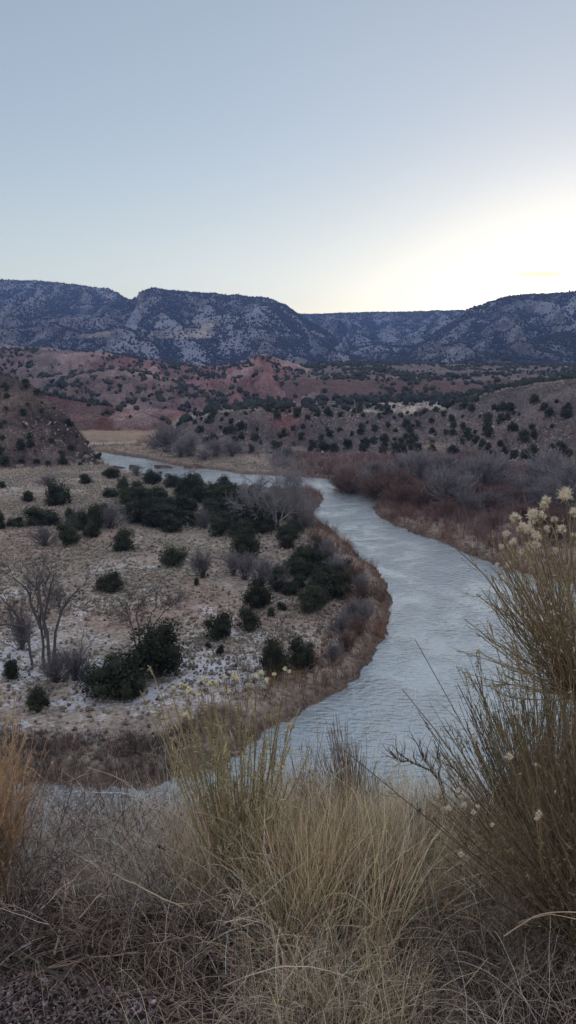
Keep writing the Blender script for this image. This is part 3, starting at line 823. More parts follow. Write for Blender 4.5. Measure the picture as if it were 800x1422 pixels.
tree('cottonwood', 66, 930, [[(62,932),(60,890,.3),(56,850,.5),(57,815,.8)],[(70,932),(70,880,-.3),(66,840,-.5),(62,800,-.6),(66,786)],[(74,932),(77,885,.6),(84,850,1.),(96,832,1.2),(112,815,1.5)],[(66,880,.2),(66,850,.2),(74,815,.4),(80,792,.6)],[(60,870),(48,845,.5),(38,815,.9),(20,800,1)]],
     [(36, 2.2, .5, 6, .045), (170, 1.2, .5, 5, .022), (620, .7, .5, 4, .011), (3800, .55, .55, 4, .009)], DK, .17, 'tall bare cottonwood with several upright trunks at the left')
tree('cottonwood', 45, 926, [[(46,926),(42,895),(38,868,.3),(22,850,.5),(0,826,.9),(-14,812,1)],[(38,868),(25,860,-.5),(8,858,-1),(-10,862,-1)]],
     [(22, 2.0, .5, 6, .04), (100, 1.0, .5, 5, .02), (360, .6, .5, 4, .011), (2000, .5, .55, 4, .009)], DK, .15, 'bare cottonwood leaning left beside the taller one')
tree('cottonwood', 190, 905, [[(190,905),(186,880),(180,858,.4),(174,838,.8)],[(192,905),(196,875),(192,850,-.4),(196,835,-.4)],[(200,900),(212,872,.5),(228,850,.8),(246,838,1)],[(205,890),(210,860,-.3),(222,832,-.3)]],
     [(26, 1.6, .5, 6, .035), (130, .9, .5, 5, .018), (460, .55, .5, 4, .010), (2600, .45, .55, 4, .008)], (.10, .09, .085), .10, 'smaller bare cottonwood rising behind the largest juniper')
tree('dead_tree', 116, 915, [[(112,915),(114,892),(118,874)],[(116,910),(122,898),(130,888,.3)]],
     [(14, .9, .5, 5, .02), (40, .5, .5, 4, .01), (160, .3, .5, 3, .008)], (.12, .11, .10), .07, 'small broken dead tree between the cottonwoods and the broad juniper')
tree('grey_tree', 382, 738, [[(384,738),(380,715),(368,695,.6),(355,672,1)],[(386,738),(392,712),(400,690,-.6),(408,672,-1)],[(384,730),(384,700),(386,675),(384,660)],[(384,725),(365,712,-1),(350,700,-2)],[(388,725),(405,712,1),(420,702,1)]],
     [(80, 3.4, .7, 6, .06), (420, 2.2, .6, 5, .038), (2000, 1.3, .6, 4, .026), (4200, .8, .6, 3, .020)], (.26, .25, .26), .16, 'large pale grey leafless tree by the water at the right end of the belt')
tree('sapling', 213, 672, [[(213,672),(213,660),(211,646)],[(213,664),(218,655),(224,648)]], [(14, 1.4, .5, 5, .02), (50, .8, .5, 4, .012)], (.12, .10, .095), .04, 'thin bare sapling sticking up against the river')

_sc = scatter_area(14000, 190, 460, -.43, .43, ('A', 'D'), lambda X_, Y_, z_, w_: np.where(w_ == NAMES.index('A'), 1., .75) * np.clip(.5 + 1.2 * fbm(X_ * .05, Y_ * .05, 435, 3), .1, 1))
SCRUB = _sc
# ------------------------------------------------------------------ bank willows, brush and tussocks (uncountable)
def tufts(name, base, hgt, spread, nb, w, colr, label, droop=.15, K=4, mat='twig', wig=.1):
    cl_ = np.clip(1 + 1.3 * fbm(base[:, 0] * .35, base[:, 1] * .35, 520, 3), .45, 1.9)
    n = len(base) * nb; b = np.repeat(base, nb, 0); h = np.repeat(hgt * cl_, nb)
    b = b + np.stack([rng.normal(size=n) * .12 * h, rng.normal(size=n) * .12 * h, np.full(n, -.03)], 1)
    p = grow(b, cone_dirs(n, spread), h * (.6 + .6 * rng.random(n)), K, droop, wig)
    tint = np.repeat(1 + .22 * rng.normal(size=(len(base), 1)) + .9 * fbm(base[:, 0] * .2, base[:, 1] * .2, 530, 3)[:, None], nb, 0)
    c = np.clip(cj(colr, n, .2) * np.clip(tint, .5, 1.7), 0, 1)
    g = Geo(); tubes(g, p, taper(n, K, w, w * .3), c, 2)
    return tag(link(name, g.mesh(name), None, M[mat]), label, None, None, 'stuff')
def bank_points(n, dlo, dhi, cond):
    i = rng.integers(0, len(P), n * 3)
    seg = np.linalg.norm(P - np.roll(P, -1, 0), axis=1); i = rng.choice(len(P), n * 3, p=seg / seg.sum())
    t = rng.random(n * 3)[:, None]; a = P[i] * (1 - t) + np.roll(P, -1, 0)[i] * t
    a = a + rng.normal(size=a.shape) * dhi
    sd = sd_grid(a[:, 0], a[:, 1]); ok = (sd > dlo) & (sd < dhi) & cond(a[:, 0], a[:, 1])
    a = a[ok][:n]; z_, w_, _ = H(a[:, 0], a[:, 1], True); ok = w_ == 0
    return np.stack([a[:, 0], a[:, 1], z_], 1)[ok]
# which side: left (inner) bank is x < channel; test by the sign at the river axis
def is_right(x_, y_): return x_ > np.interp(y_, [45, 60, 75, 95, 120, 150, 180, 215, 260, 300], [60, 60, 55, 30, 22, 18, 12, 6, -20, -60])
tufts('hill_scrub', SCRUB, 1.1, .8, 12, .036, (.075, .066, .056), 'low dark scrub between the rocks of the hillsides', .1)
bl = bank_points(7600, .1, 6.0, lambda a, b: ~is_right(a, b) & (b > 44) & (b < 190))
tufts('bank_willows', bl, np.where((bl[:, 1] < 62) & (bl[:, 0] < 0), .75, 1.35), .45, 9, .016, (.145, .078, .050), 'red brown willow and grass fringe on the inner river bank', .05)
bl2 = bank_points(2600, 4.0, 13.0, lambda a, b: ~is_right(a, b) & (b > 50) & (b < 190) & (a > -8))
tufts('bank_brush', bl2, 1.3, .5, 9, .018, (.13, .10, .09), 'grey brown brush behind the inner bank willows', .05)
br = bank_points(5200, .15, 7.0, lambda a, b: is_right(a, b) & (b > 85) & (b < 330))
tufts('bank_willows', br, 1.9, .5, 8, .026, (.15, .085, .06), 'dark brown willow fringe on the outer river bank', .05)
s_ = scatter_area(7500, 120, 262, -.02, .43, ('plain',), lambda X_, Y_, z_, w_: (sd_grid(X_, Y_) > 4) & is_right(X_, Y_))
tufts('thicket', s_, 1.9, .55, 9, .034, (.15, .10, .095), 'dense brown brush filling the flat beyond the right bank', .05)
s_ = scatter_area(1600, 235, 330, -.26, .02, ('plain',), lambda X_, Y_, z_, w_: (sd_grid(X_, Y_) > .3))
tufts('far_grass', s_, .6, .6, 8, .04, (.26, .18, .11), 'tawny grass on the far spit', .1)
tus = scatter_area(110000, 48, 262, -.42, .16, ('plain',), lambda X_, Y_, z_, w_: ((sd_grid(X_, Y_) > 2.2) & ~is_right(X_, Y_)) * np.clip(.5 + fbm(X_ * .1, Y_ * .1, 450, 3), .1, 1))
blobs('sage_tussocks', tus[tus[:, 1] < 95], .24, 'low grey sage and grass tussocks over the near valley floor', (.27, .24, .19), .35, ICO0, 'grass')
tus_far = tus[tus[:, 1] >= 95]
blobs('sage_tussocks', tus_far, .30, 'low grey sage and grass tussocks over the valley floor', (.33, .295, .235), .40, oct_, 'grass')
tg = tus[rng.random(len(tus)) < .18]
tufts('valley_grass', tg + rng.normal(size=tg.shape) * np.array((.4, .4, 0)), .32, .6, 7, .016, (.40, .34, .24), 'short dry grass over the valley floor', .2, 3, 'grass')
# brush along the near left channel
s_ = scatter_area(2600, 48, 60, -.45, -.02, ('plain',), lambda X_, Y_, z_, w_: (sd_grid(X_, Y_) > .2) & (sd_grid(X_, Y_) < 6))
tufts('channel_brush', s_, .6, .6, 12, .009, (.19, .15, .12), 'brown brush along the bank of the near channel', .05)

# ================================================================== the near slope
def fhit(px, py): return hit([px], [py], .7, 14)[0]
def fpos(px, d):
    """points on the near ground at image column px and distance d"""
    px = np.asarray(px, float); d = np.asarray(d, float)
    s = (px - CX) / FPX; X_ = s * d / .88; return np.stack([X_, d, H_exact(X_, d)], 1)
def aim(px, py, d):
    return np.array(world(px, py, d))
def blades(g, base, hgt, spread, nb, w, colr, droop, K=6, wig=.08, rad=.06, lean=(0, 0, 0), vary=.38, hj=.06):
    n = len(base) * nb; b = np.repeat(base, nb, 0); h = np.repeat(np.broadcast_to(hgt, (len(base),)), nb)
    off = rng.normal(size=(n, 2)) * rad; b = b + np.concatenate([off, np.full((n, 1), -.02)], 1)
    ln = np.repeat(rng.normal(size=(len(base), 3)) * .12, nb, 0); ln[:, 2] = 0
    d = norm(cone_dirs(n, spread, lean) + ln + np.concatenate([off * 2.0, np.zeros((n, 1))], 1))
    p = grow(b, d, h * (.35 + .75 * rng.random(n)), K, droop, wig)
    tint = np.repeat(1 + .2 * rng.normal(size=(len(base), 1)), nb, 0)
    c = np.clip(cj(colr, n, vary, hj) * np.clip(tint, .5, 1.6), 0, 1)
    c = np.clip(c[:, None] * np.linspace(.96, 1.04, K)[None, :, None], 0, .7)
    tubes(g, p, taper(n, K, w, w * .35), c, 2)
    return p, c
def stuff(name, g, mat, label): return tag(link(name, g.mesh(name), None, M[mat]), label, None, None, 'stuff')
_cj = cj
def cj(c, n, j=.15, h=.05): return np.clip(_cj(c, n, j, h) * 1.5, 0, .8)
# --- tall tan bunch grass over the middle and right
g = Geo()
TAN = (.34, .262, .178)
b1 = fpos(rng.uniform(330, 720, 230), 2.6 + 3.4 * rng.random(230) ** .8)
blades(g, b1, (.70 - .03 * (b1[:, 1] - 2.7)) * (.65 + .5 * rng.random(230)), .30, 60, .0016, (.42, .325, .215), .22, 8, .14, .06)
b1 = fpos(rng.uniform(200, 700, 120), 2.5 + 2.5 * rng.random(120)); blades(g, b1, .5, .6, 26, .0015, (.42, .35, .26), .3, 8, .2, .08)
b1 = fpos(rng.uniform(240, 640, 60), 3.0 + 1.6 * rng.random(60)); blades(g, b1, .92, .22, 12, .0015, (.42, .33, .22), .12, 9, .12, .05)
b1 = fpos(rng.uniform(395, 560, 26), 2.5 + .5 * rng.random(26))
blades(g, b1, .62, .22, 90, .0015, (.36, .27, .17), .1, 7, .06, .035)
b1 = fpos(rng.uniform(290, 420, 34), 2.75 + .8 * rng.random(34))
blades(g, b1, .52, .25, 80, .0015, (.40, .29, .18), .1, 7, .06, .04)
b1 = fpos(rng.uniform(560, 860, 80), 2.5 + 3 * rng.random(80))
blades(g, b1, .5, .35, 60, .0015, (.20, .155, .11), .2, 6, .1, .06)
b1 = fpos(rng.uniform(-500, 1300, 500), 4.6 + 3.4 * rng.random(500))
blades(g, b1, .40, .4, 30, .0022, (.27, .20, .14), .2, 5, .1, .10)
stuff('bunch_grass', g, 'grass', 'tall dry tan bunch grass covering the crest of the slope')
# --- bright straw clump bottom centre and sprawling blades
g = Geo()
b1 = fpos(rng.uniform(360, 560, 26), 1.95 + .45 * rng.random(26)); blades(g, b1, .33, .55, 60, .0012, (.36, .285, .19), .5, 7, .12, .05)
b1 = fpos(rng.uniform(560, 860, 50), 1.7 + .9 * rng.random(50)); blades(g, b1, .30, .75, 26, .0011, (.22, .185, .145), .5, 7, .16, .07)
b1 = fpos(rng.uniform(150, 420, 34), 1.75 + .9 * rng.random(34)); blades(g, b1, .26, .95, 16, .0012, (.30, .235, .165), .45, 7, .18, .07)
b1 = fpos(rng.uniform(-60, 200, 5), 1.7 + .5 * rng.random(5)); blades(g, b1, .20, 1.0, 12, .0013, (.26, .21, .16), .4, 6, .2, .07)
b1 = fpos(rng.uniform(260, 900, 120), 1.45 + 1.6 * rng.random(120)); blades(g, b1, .34, 1.2, 9, .0012, (.33, .28, .22), .35, 8, .2, .10)
stuff('sprawling_grass', g, 'grass', 'short sprawling straw and dead grass at the bottom of the picture')
# --- twiggy tangle, left and lower middle
def twigs(g, base, ln, spread, n1, n2, n3, w, c, droop=.15, wig=.22):
    b = np.repeat(base, n1, 0) + rng.normal(size=(len(base) * n1, 3)) * np.array((.09, .09, 0)); n = len(b)
    p1 = grow(b, cone_dirs(n, spread), ln * (.5 + .7 * rng.random(n)), 8, droop, wig); tubes(g, p1, taper(n, 8, w, w * .5), cj(np.array(c) * .65, n, .25), 3)
    m_ = n * n2; i, q, t, _ = along(p1, m_, .2); p2 = grow(q, norm(t + rng.normal(size=(m_, 3)) * .6), ln * .32 * (.4 + rng.random(m_)), 6, droop, wig); tubes(g, p2, taper(m_, 6, w * .55, w * .3), cj(c, m_, .45), 3)
    m_ = n * n3; i, q, t, _ = along(p2, m_, .2); p3 = grow(q, norm(t + rng.normal(size=(m_, 3)) * .8), ln * .12 * (.4 + rng.random(m_)), 4, 0, .25); tubes(g, p3, taper(m_, 4, w * .35, w * .2), cj(np.array(c) * 1.25, m_, .25), 2)
    return p1, p2, p3
g = Geo()
b1 = fpos(rng.uniform(-60, 260, 34), 2.95 + 2.0 * rng.random(34)); twigs(g, b1, .62, .5, 8, 5, 12, .0024, (.135, .105, .09))
b1 = fpos(rng.uniform(120, 330, 26), 2.3 + 1.6 * rng.random(26)); twigs(g, b1, .42, .7, 7, 5, 14, .0020, (.16, .12, .095))
b1 = fpos(rng.uniform(-60, 200, 6), 2.3 + .4 * rng.random(6)); twigs(g, b1, .45, .7, 6, 4, 8, .0024, (.075, .06, .052))
b1 = fpos(rng.uniform(560, 860, 26), 1.9 + 1.0 * rng.random(26)); twigs(g, b1, .38, .9, 5, 4, 9, .0017, (.10, .08, .068))
b1 = fpos(rng.uniform(240, 600, 30), 1.9 + .9 * rng.random(30)); twigs(g, b1, .30, 1.0, 4, 4, 8, .0016, (.11, .088, .072))
b1 = fpos(rng.uniform(-60, 330, 16), 2.3 + 1.3 * rng.random(16)); twigs(g, b1, .5, .75, 3, 3, 6, .0026, (.30, .245, .20))
b1 = fpos(rng.uniform(300, 860, 14), 2.0 + .9 * rng.random(14)); twigs(g, b1, .36, .9, 2, 3, 5, .0020, (.30, .25, .20))
stuff('brush_tangle', g, 'twig', 'dense tangle of thin dead twigs')
g = Geo()
b1 = fpos(rng.uniform(-80, 290, 120), 3.1 + 2.3 * rng.random(120)); p, c = blades(g, b1, .50, .45, 40, .0013, (.46, .385, .31), .3, 7, .18, .08)
i, q, t, _ = along(p, 5200, .55); leaves(g, q, np.full(len(q), .016), cj((.42, .36, .30), len(q), .2), None, .35)
b1 = fpos(rng.uniform(150, 360, 60), 2.9 + 1.6 * rng.random(60)); blades(g, b1, .42, .45, 60, .0012, (.42, .335, .26), .25, 7, .18, .07)
stuff('wispy_grass', g, 'grass', 'pale wispy dry grass and weeds above the near channel')
# --- leaf litter
g = Geo()
n = 15000; px_ = rng.uniform(-160, 960, n); d_ = 1.35 + 2.6 * rng.random(n) ** 1.6
p = fpos(px_, d_); p[:, 2] += .004 + .02 * rng.random(n) ** 2
leaves(g, p, np.full(n, .017), cj((.09, .068, .064), n, .6, .08), np.tile((0, 0, 1.), (n, 1)), .6)
n = 4600; p = fpos(rng.uniform(-60, 215, n), 1.4 + .95 * rng.random(n)); p[:, 2] += .012 + .02 * rng.random(n) ** 2
leaves(g, p, np.full(n, .013), cj((.16, .13, .132), n, .55, .08), np.tile((0, 0, 1.), (n, 1)), .7)
n = 2600; b = fpos(rng.uniform(-100, 900, n), 1.4 + 1.8 * rng.random(n)); b[:, 2] += .02
dd = rng.normal(size=(n, 3)); dd[:, 2] *= .12; tubes(g, grow(b, dd, .05 + .14 * rng.random(n), 4, 0, .15), taper(n, 4, .0012, .0007), cj((.22, .175, .14), n, .35), 3)
stuff('leaf_litter', g, 'grass', 'dark grey purple leaf litter and fallen stalks on the earth')

# --- rabbitbrush bushes
def fluff(g, c, r, n=70, colr=(.45, .40, .31)):
    r = r * .98; n = int(n * 1.6)
    """a seed head: a puff of fine bristles over small florets"""
    d = norm(rng.normal(size=(n, 3)) + np.array((0, 0, .45))); k = 8
    fc = c + norm(rng.normal(size=(k, 3)) + np.array((0, 0, .4))) * r * .45
    b = fc[rng.integers(0, k, n)]
    p = grow(b, d, r * .62 * (.6 + .6 * rng.random(n)), 3, 0, .1); tubes(g, p, taper(n, 3, r * .035 + .0003, .0004), cj(colr, n, .12, .03), 2)
    v, f = ICO0
    for q in fc: g.add(v * r * .34 + q, f, cj(np.array(colr) * .85, len(v), .12, .03))
def head(e, p, base, c, r, n, colr, kr=(.18, .16, .09)):
    """a seed head on its own stalk branching off the nearest stem"""
    g = Geo(); fluff(g, rel(c, base), r, n, colr)
    k = np.argmin(np.linalg.norm(p[:, -2] - c, axis=1) + (p[:, -2, 2] > c[2] - .02) * .3); a = p[k, -4]
    m_ = (a + c) / 2 + np.array((0, 0, -.015)); q = np.stack([a, (a + m_) / 2, m_, (m_ + c) / 2 + (0, 0, .002), c])[None]
    tubes(g, rel(q, base), taper(1, 5, .0018, .0013), cj(kr, 1), 4)
    link('seed_head', g.mesh('seed_head'), e, M['fluff'])
def bush_root(name, base, label, cat='bush', group=None):
    e = bpy.data.objects.new(name, None); col.objects.link(e); e.location = base; tag(e, label, cat, group); return e
def rel(p, base): return p - np.asarray(base)
def fan(base, targets, n_extra, jit, K=9, sag=.06):
    """stems from base curving to target points"""
    T = np.array(targets, float)
    if n_extra:
        k = rng.integers(0, len(T), n_extra); k2 = rng.integers(0, len(T), n_extra); f = rng.random((n_extra, 1))
        E = T[k] * (1 - f) + T[k2] * f; E = base + (E - base) * (.55 + .5 * rng.random((n_extra, 1))) + rng.normal(size=(n_extra, 3)) * jit
        T = np.concatenate([T, E])
    n = len(T); B = base + rng.normal(size=(n, 3)) * np.array((.035, .035, .0))
    t = np.linspace(0, 1, K)[None, :, None]
    mid_ = (B + T) / 2 + rng.normal(size=(n, 3)) * jit * .4; mid_[:, 2] -= sag * .3
    mid_ = mid_ + (T - B) * .0; mid_[:, :2] = mid_[:, :2] * .9 + B[:, :2] * .1
    p = (1 - t) ** 2 * B[:, None] + 2 * t * (1 - t) * mid_[:, None] + t ** 2 * T[:, None]
    p[:, 1:-1] += rng.normal(size=p[:, 1:-1].shape) * .004
    return p
def side_stems(g, p, n, ln, w, c, t0=.3, spread=.28, up=.25, K=6):
    i, q, t, tt = along(p, n, t0, .98); L_ = ln * (1.25 - tt) * (.5 + .7 * rng.random(n))
    p2 = grow(q, norm(t + rng.normal(size=(n, 3)) * spread), L_, K, 0, .07, up); tubes(g, p2, taper(n, K, w, w * .45), cj(c, n, .2), 3); return p2
# big one at the right edge, seed heads against the thicket
def right_bush():
    base = fpos([812], [2.65])[0]; d0 = 2.65
    e = bush_root('rabbitbrush', base, 'tall rabbitbrush with cream seed heads rising against the river at the right edge')
    g = Geo(); hub = aim(800, 965, 2.62)
    tk = fan(base, [hub + rng.normal(size=3) * .03 for _ in range(9)], 0, .02); tubes(g, rel(tk, base), taper(len(tk), 9, .008, .005), cj((.10, .08, .055), len(tk)), 5)
    tg = [(785,692),(757,700),(741,722),(716,720),(733,745),(722,733),(752,735),(770,715),(795,730),(745,760),(703,745),(712,757),(697,762),(735,775),(760,760),(706,790),(692,800),(672,870),(665,905),(700,770),(780,750),(815,720),(840,740),(860,800),(680,835),(724,762),(790,790),(664,880),(650,940)]
    T = np.array([aim(a, b, d0 + .22 * rng.normal()) for a, b in tg])
    p = fan(hub, T, 110, .10); n = len(p); tubes(g, rel(p, base), taper(n, 9, .0026, .0012), cj((.13, .10, .065), n, .2), 4)
    p2 = side_stems(g, rel(p, base), 1100, .17, .0011, (.18, .148, .09), .25)
    i, q, t, _ = along(p2, 7000, .2); leaves(g, q + t * .008, np.full(len(q), .016), cj((.21, .175, .105), len(q), .25), None, .16)
    lo = fan(base, [aim(a, b, 2.6 + .2 * rng.normal()) for a, b in ((700,1010),(740,960),(780,930),(820,900),(850,980),(720,1050),(860,1060),(690,1080))], 90, .08)
    tubes(g, rel(lo, base), taper(len(lo), 9, .003, .0012), cj((.14, .11, .065), len(lo), .2), 4); side_stems(g, rel(lo, base), 500, .16, .0011, (.17, .14, .08))
    link('stems', g.mesh('rabbitbrush_stems'), e, M['stem'])
    hd = [(785,690,13),(757,698,10),(741,716,10),(716,720,9),(733,737,10),(724,733,8),(752,716,7),(770,722,6),(797,712,7),(745,745,8),(703,742,6),(712,752,6),(696,760,5),(735,760,7),(726,768,7),(745,757,6),(706,783,5),(690,784,4),(700,790,4),(760,735,6),(780,735,7),(815,730,9),(796,745,6),(738,728,7),(664,905,4),(771,765,5)]
    for a, b, r in hd:
        g = Geo(); c = aim(a, b, d0 + .10 * rng.normal()); fluff(g, rel(c, base), r * 2.65 / FPX * 1.2, int(60 + r * 9))
        k = np.argmin(np.linalg.norm(p[:, -1] - c, axis=1)); st = np.stack([p[k, 5], p[k, 7] * .5 + c * .5, c])[None]; tubes(g, rel(st, base), taper(1, 3, .0014, .001), cj((.2, .17, .1), 1), 3)
        link('seed_head', g.mesh('seed_head'), e, M['fluff'])
right_bush()
def lean_bush():
    base = fpos([850], [2.45])[0]
    e = bush_root('rabbitbrush', base, 'wide olive brown rabbitbrush leaning left in the lower right corner')
    g = Geo()
    tg = [(617,1010),(636,950),(660,935),(622,1105),(655,1000),(690,960),(640,1060),(628,1130),(700,930),(720,960),(745,985),(700,1010),(770,950),(668,985),(735,1030),(640,1160),(790,1020),(820,960),(690,1130),(860,1000),(675,1075),(760,1080)]
    T = np.array([aim(a, b, 2.45 + .25 * rng.normal()) for a, b in tg])
    p = fan(base, T, 200, .12, 9, .3); n = len(p); r0 = .0022 + .0035 * (rng.random(n) > .85); tubes(g, rel(p, base), taper(n, 9, r0, .0011), cj((.085, .065, .045), n, .25), 4)
    p2 = side_stems(g, rel(p, base), 2600, .20, .0011, (.125, .098, .062), .2, .25, .15)
    i, q, t, _ = along(p2, 12000, .1); leaves(g, q + t * .008, np.full(len(q), .017), cj((.135, .11, .065), len(q), .25), None, .16)
    link('stems', g.mesh('rabbitbrush_stems'), e, M['stem'])
    for a, b, r in ((636,1098,5),(643,1106,7),(645,1117,6),(622,1124,6),(748,1130,7),(745,1137,5),(707,1050,8),(716,992,5),(640,1186,6),(659,1025,4),(684,1146,4),(657,1128,5),(663,1120,4),(744,1062,3)):
        head(e, p, base, aim(a, b, 2.02 + .08 * rng.random()), r * 2.15 / FPX, 80, (.42, .365, .30))
lean_bush()
def round_bush():
    base = fpos([745], [3.6])[0]
    e = bush_root('rabbitbrush', base, 'rounded olive rabbitbrush behind the leaning one, its top edge against the water')
    g = Geo()
    T = np.array([aim(a, b, 3.6 + .35 * rng.normal()) for a, b in ((618,1045),(630,1000),(650,970),(680,935),(710,905),(745,885),(790,860),(830,860),(770,900),(800,900),(622,1080),(660,1030),(700,1000),(740,980),(860,960),(640,1130),(780,975))])
    p = fan(base, T, 330, .14, 9, .2); n = len(p); tubes(g, rel(p, base), taper(n, 9, .0026, .0014), cj((.08, .066, .042), n, .2), 3)
    p2 = side_stems(g, rel(p, base), 3600, .20, .0014, (.115, .097, .055), .25)
    i, q, t, _ = along(p2, 16000, .1); leaves(g, q, np.full(len(q), .020), cj((.125, .108, .058), len(q), .25), None, .2)
    link('stems', g.mesh('rabbitbrush_stems'), e, M['stem'])
round_bush()
def centre_bush():
    base = fpos([335], [2.95])[0]
    e = bush_root('rabbitbrush', base, 'slender green stemmed rabbitbrush with pale yellow seed heads in the middle')
    g = Geo()
    tg = [(208,925),(222,975),(240,965),(255,950),(262,985),(280,960),(300,975),(290,1005),(312,950),(330,985),(345,1000),(355,960),(370,990),(385,975),(395,950),(402,1000),(415,985),(430,1040),(265,1030),(320,1020),(380,1040),(240,1040),(440,1075),(300,1050)]
    T = np.array([aim(a, b, 2.95 + .16 * rng.normal()) for a, b in tg])
    p = fan(base, T, 54, .06, 10, .1); n = len(p); tubes(g, rel(p, base), taper(n, 10, .0038, .0018), cj((.185, .15, .085), n, .18), 4)
    p2 = side_stems(g, rel(p, base), 430, .17, .0015, (.225, .195, .12), .45, .2, .3)
    i, q, t, tt = along(rel(p, base), 1500, .55); leaves(g, q + rng.normal(size=q.shape) * .008, np.full(len(q), .036), cj((.20, .185, .105), len(q), .22), None, .15)
    i, q, t, tt = along(p2, 3800, .1); leaves(g, q + t * .01, np.full(len(q), .024), cj((.235, .205, .125), len(q), .22), None, .13)
    link('stems', g.mesh('rabbitbrush_stems'), e, M['stem'])
    for a, b, r in ((252,951,6),(262,958,7),(284,943,7),(291,950,6),(300,949,6),(310,940,5),(325,938,6),(330,943,5),(355,940,6),(363,935,5),(370,945,5),(381,937,4),(396,929,4),(402,933,4),(258,994,6),(265,996,5),(345,951,4),(318,960,4),(275,965,5),(240,955,4)):
        head(e, p, base, aim(a, b, 2.95 + .08 * rng.normal()), r * 2.9 / FPX * 1.1, 60, (.50, .47, .31))
centre_bush()
# --- rusty bush on the left edge
def left_bush():
    base = fpos([-15], [3.0])[0]
    e = bush_root('tamarisk_bush', base, 'rusty orange feathery bush at the left edge')
    g = Geo()
    T = np.array([aim(a, b, 3.0 + .2 * rng.normal()) for a, b in ((-60,960),(-30,950),(0,945),(12,960),(22,975),(30,985),(38,1010),(45,1040),(50,1075),(8,990),(-10,1000),(40,1110),(20,1050),(-80,1000))])
    p = fan(base, T, 150, .06); n = len(p); tubes(g, rel(p, base), taper(n, 9, .0028, .0011), cj((.25, .175, .11), n, .2), 4)
    p2 = side_stems(g, rel(p, base), 2200, .17, .0011, (.31, .205, .125), .15, .35, .2)
    i, q, t, _ = along(p2, 9000, .1); leaves(g, q, np.full(len(q), .015), cj((.31, .205, .12), len(q), .22), None, .22)
    link('stems', g.mesh('tamarisk_stems'), e, M['stem'])
left_bush()
# --- dense upright shrub against the river
def upright():
    base = fpos([490], [4.6])[0]
    e = bush_root('upright_shrub', base, 'upright fan of fine grey brown twigs against the river')
    g = Geo()
    T = np.array([aim(a, b, 4.6 + .15 * rng.normal()) for a, b in ((462,985),(452,1000),(470,995),(480,1010),(495,1030),(440,1020),(505,1045),(515,1065),(432,1040),(472,1015),(525,1080),(430,1070),(488,1020))])
    p = fan(base, T, 170, .05); n = len(p); tubes(g, rel(p, base), taper(n, 9, .0034, .0014), cj((.15, .115, .095), n, .25), 3)
    side_stems(g, rel(p, base), 1500, .16, .0013, (.20, .155, .125), .3, .3, .3)
    link('twigs', g.mesh('shrub_twigs'), e, M['twig'])
upright()
def dead_branch():
    base = aim(612, 1086, 4.4)
    e = bush_root('dead_branch', base, 'dark forked dead branch sticking out over the water', 'branch')
    g = Geo()
    gz = fpos([628], [4.4])[0]
    mains = np.array([[aim(a, b, 4.4) for a, b in pts] for pts in (((612,1086),(598,1070),(575,1060),(556,1048),(545,1035)),((606,1078),(598,1066),(588,1054),(583,1042),(580,1034)),((612,1086),(609,1074),(612,1064),(609,1054),(607,1046)),((575,1060),(566,1056),(560,1058),(556,1056),(552,1054)))])
    p = rel(mains, base); tubes(g, p, taper(4, 5, .008, .0025), cj((.055, .045, .042), 4), 6)
    st = rel(np.array([[gz + (0, 0, -.05), (gz + aim(612, 1086, 4.4)) / 2 + (.02, 0, 0), aim(612, 1086, 4.4)]]), base); tubes(g, st, taper(1, 3, .016, .011), cj((.055, .045, .042), 1), 6)
    i, q, t, _ = along(p, 34, .15); p2 = grow(q, norm(t + rng.normal(size=(34, 3)) * .5 + (0, 0, .3)), .04 + .09 * rng.random(34), 5, 0, .12, .2); tubes(g, p2, taper(34, 5, .0035, .0015), cj((.07, .055, .05), 34), 4)
    i, q, t, _ = along(p2, 80, .2); p3 = grow(q, norm(t + rng.normal(size=(80, 3)) * .5), .03 + .06 * rng.random(80), 4, 0, .12, .2); tubes(g, p3, taper(80, 4, .0018, .001), cj((.08, .065, .06), 80), 3)
    link('twigs', g.mesh('dead_branch_twigs'), e, M['wood'])
dead_branch()
def seed_shrub(px, d, tg, lab, c, cs, nseed, rs):
    base = fpos([px], [d])[0]; e = bush_root('seed_shrub', base, lab)
    g = Geo(); T = np.array([aim(a, b, d + .15 * rng.normal()) for a, b in tg])
    p = fan(base, T, 90, .06); n = len(p); tubes(g, rel(p, base), taper(n, 9, .0024, .0011), cj(c, n, .2), 3)
    p2 = side_stems(g, rel(p, base), 700, .14, .0011, c, .4, .6, .1); i, q, t, _ = along(p2, nseed, .7)
    v, f = ICO0
    for k in range(nseed): g.add(v * rs * (.6 + .8 * rng.random()) + q[k], f, cj(cs, len(v), .2))
    link('twigs', g.mesh('shrub_twigs'), e, M['grass'])
seed_shrub(430, 4.2, [(405,1050),(415,1035),(432,1040),(448,1050),(425,1060),(460,1060),(440,1075),(412,1080),(470,1080)], 'pinkish twiggy shrub with tiny white seeds left of the upright fan', (.20, .135, .12), (.55, .47, .44), 90, .006)
seed_shrub(470, 3.3, [(440,1150),(455,1160),(470,1150),(490,1165),(500,1150),(450,1180),(480,1185),(510,1180)], 'pale weed with small dark seed heads in the tan grass', (.27, .20, .15), (.05, .035, .03), 26, .008)
seed_shrub(585, 3.3, [(570,1120),(580,1110),(592,1125),(600,1115),(575,1140),(595,1145)], 'thin weed with black seed heads near the dead branch', (.27, .20, .15), (.03, .025, .02), 14, .009)
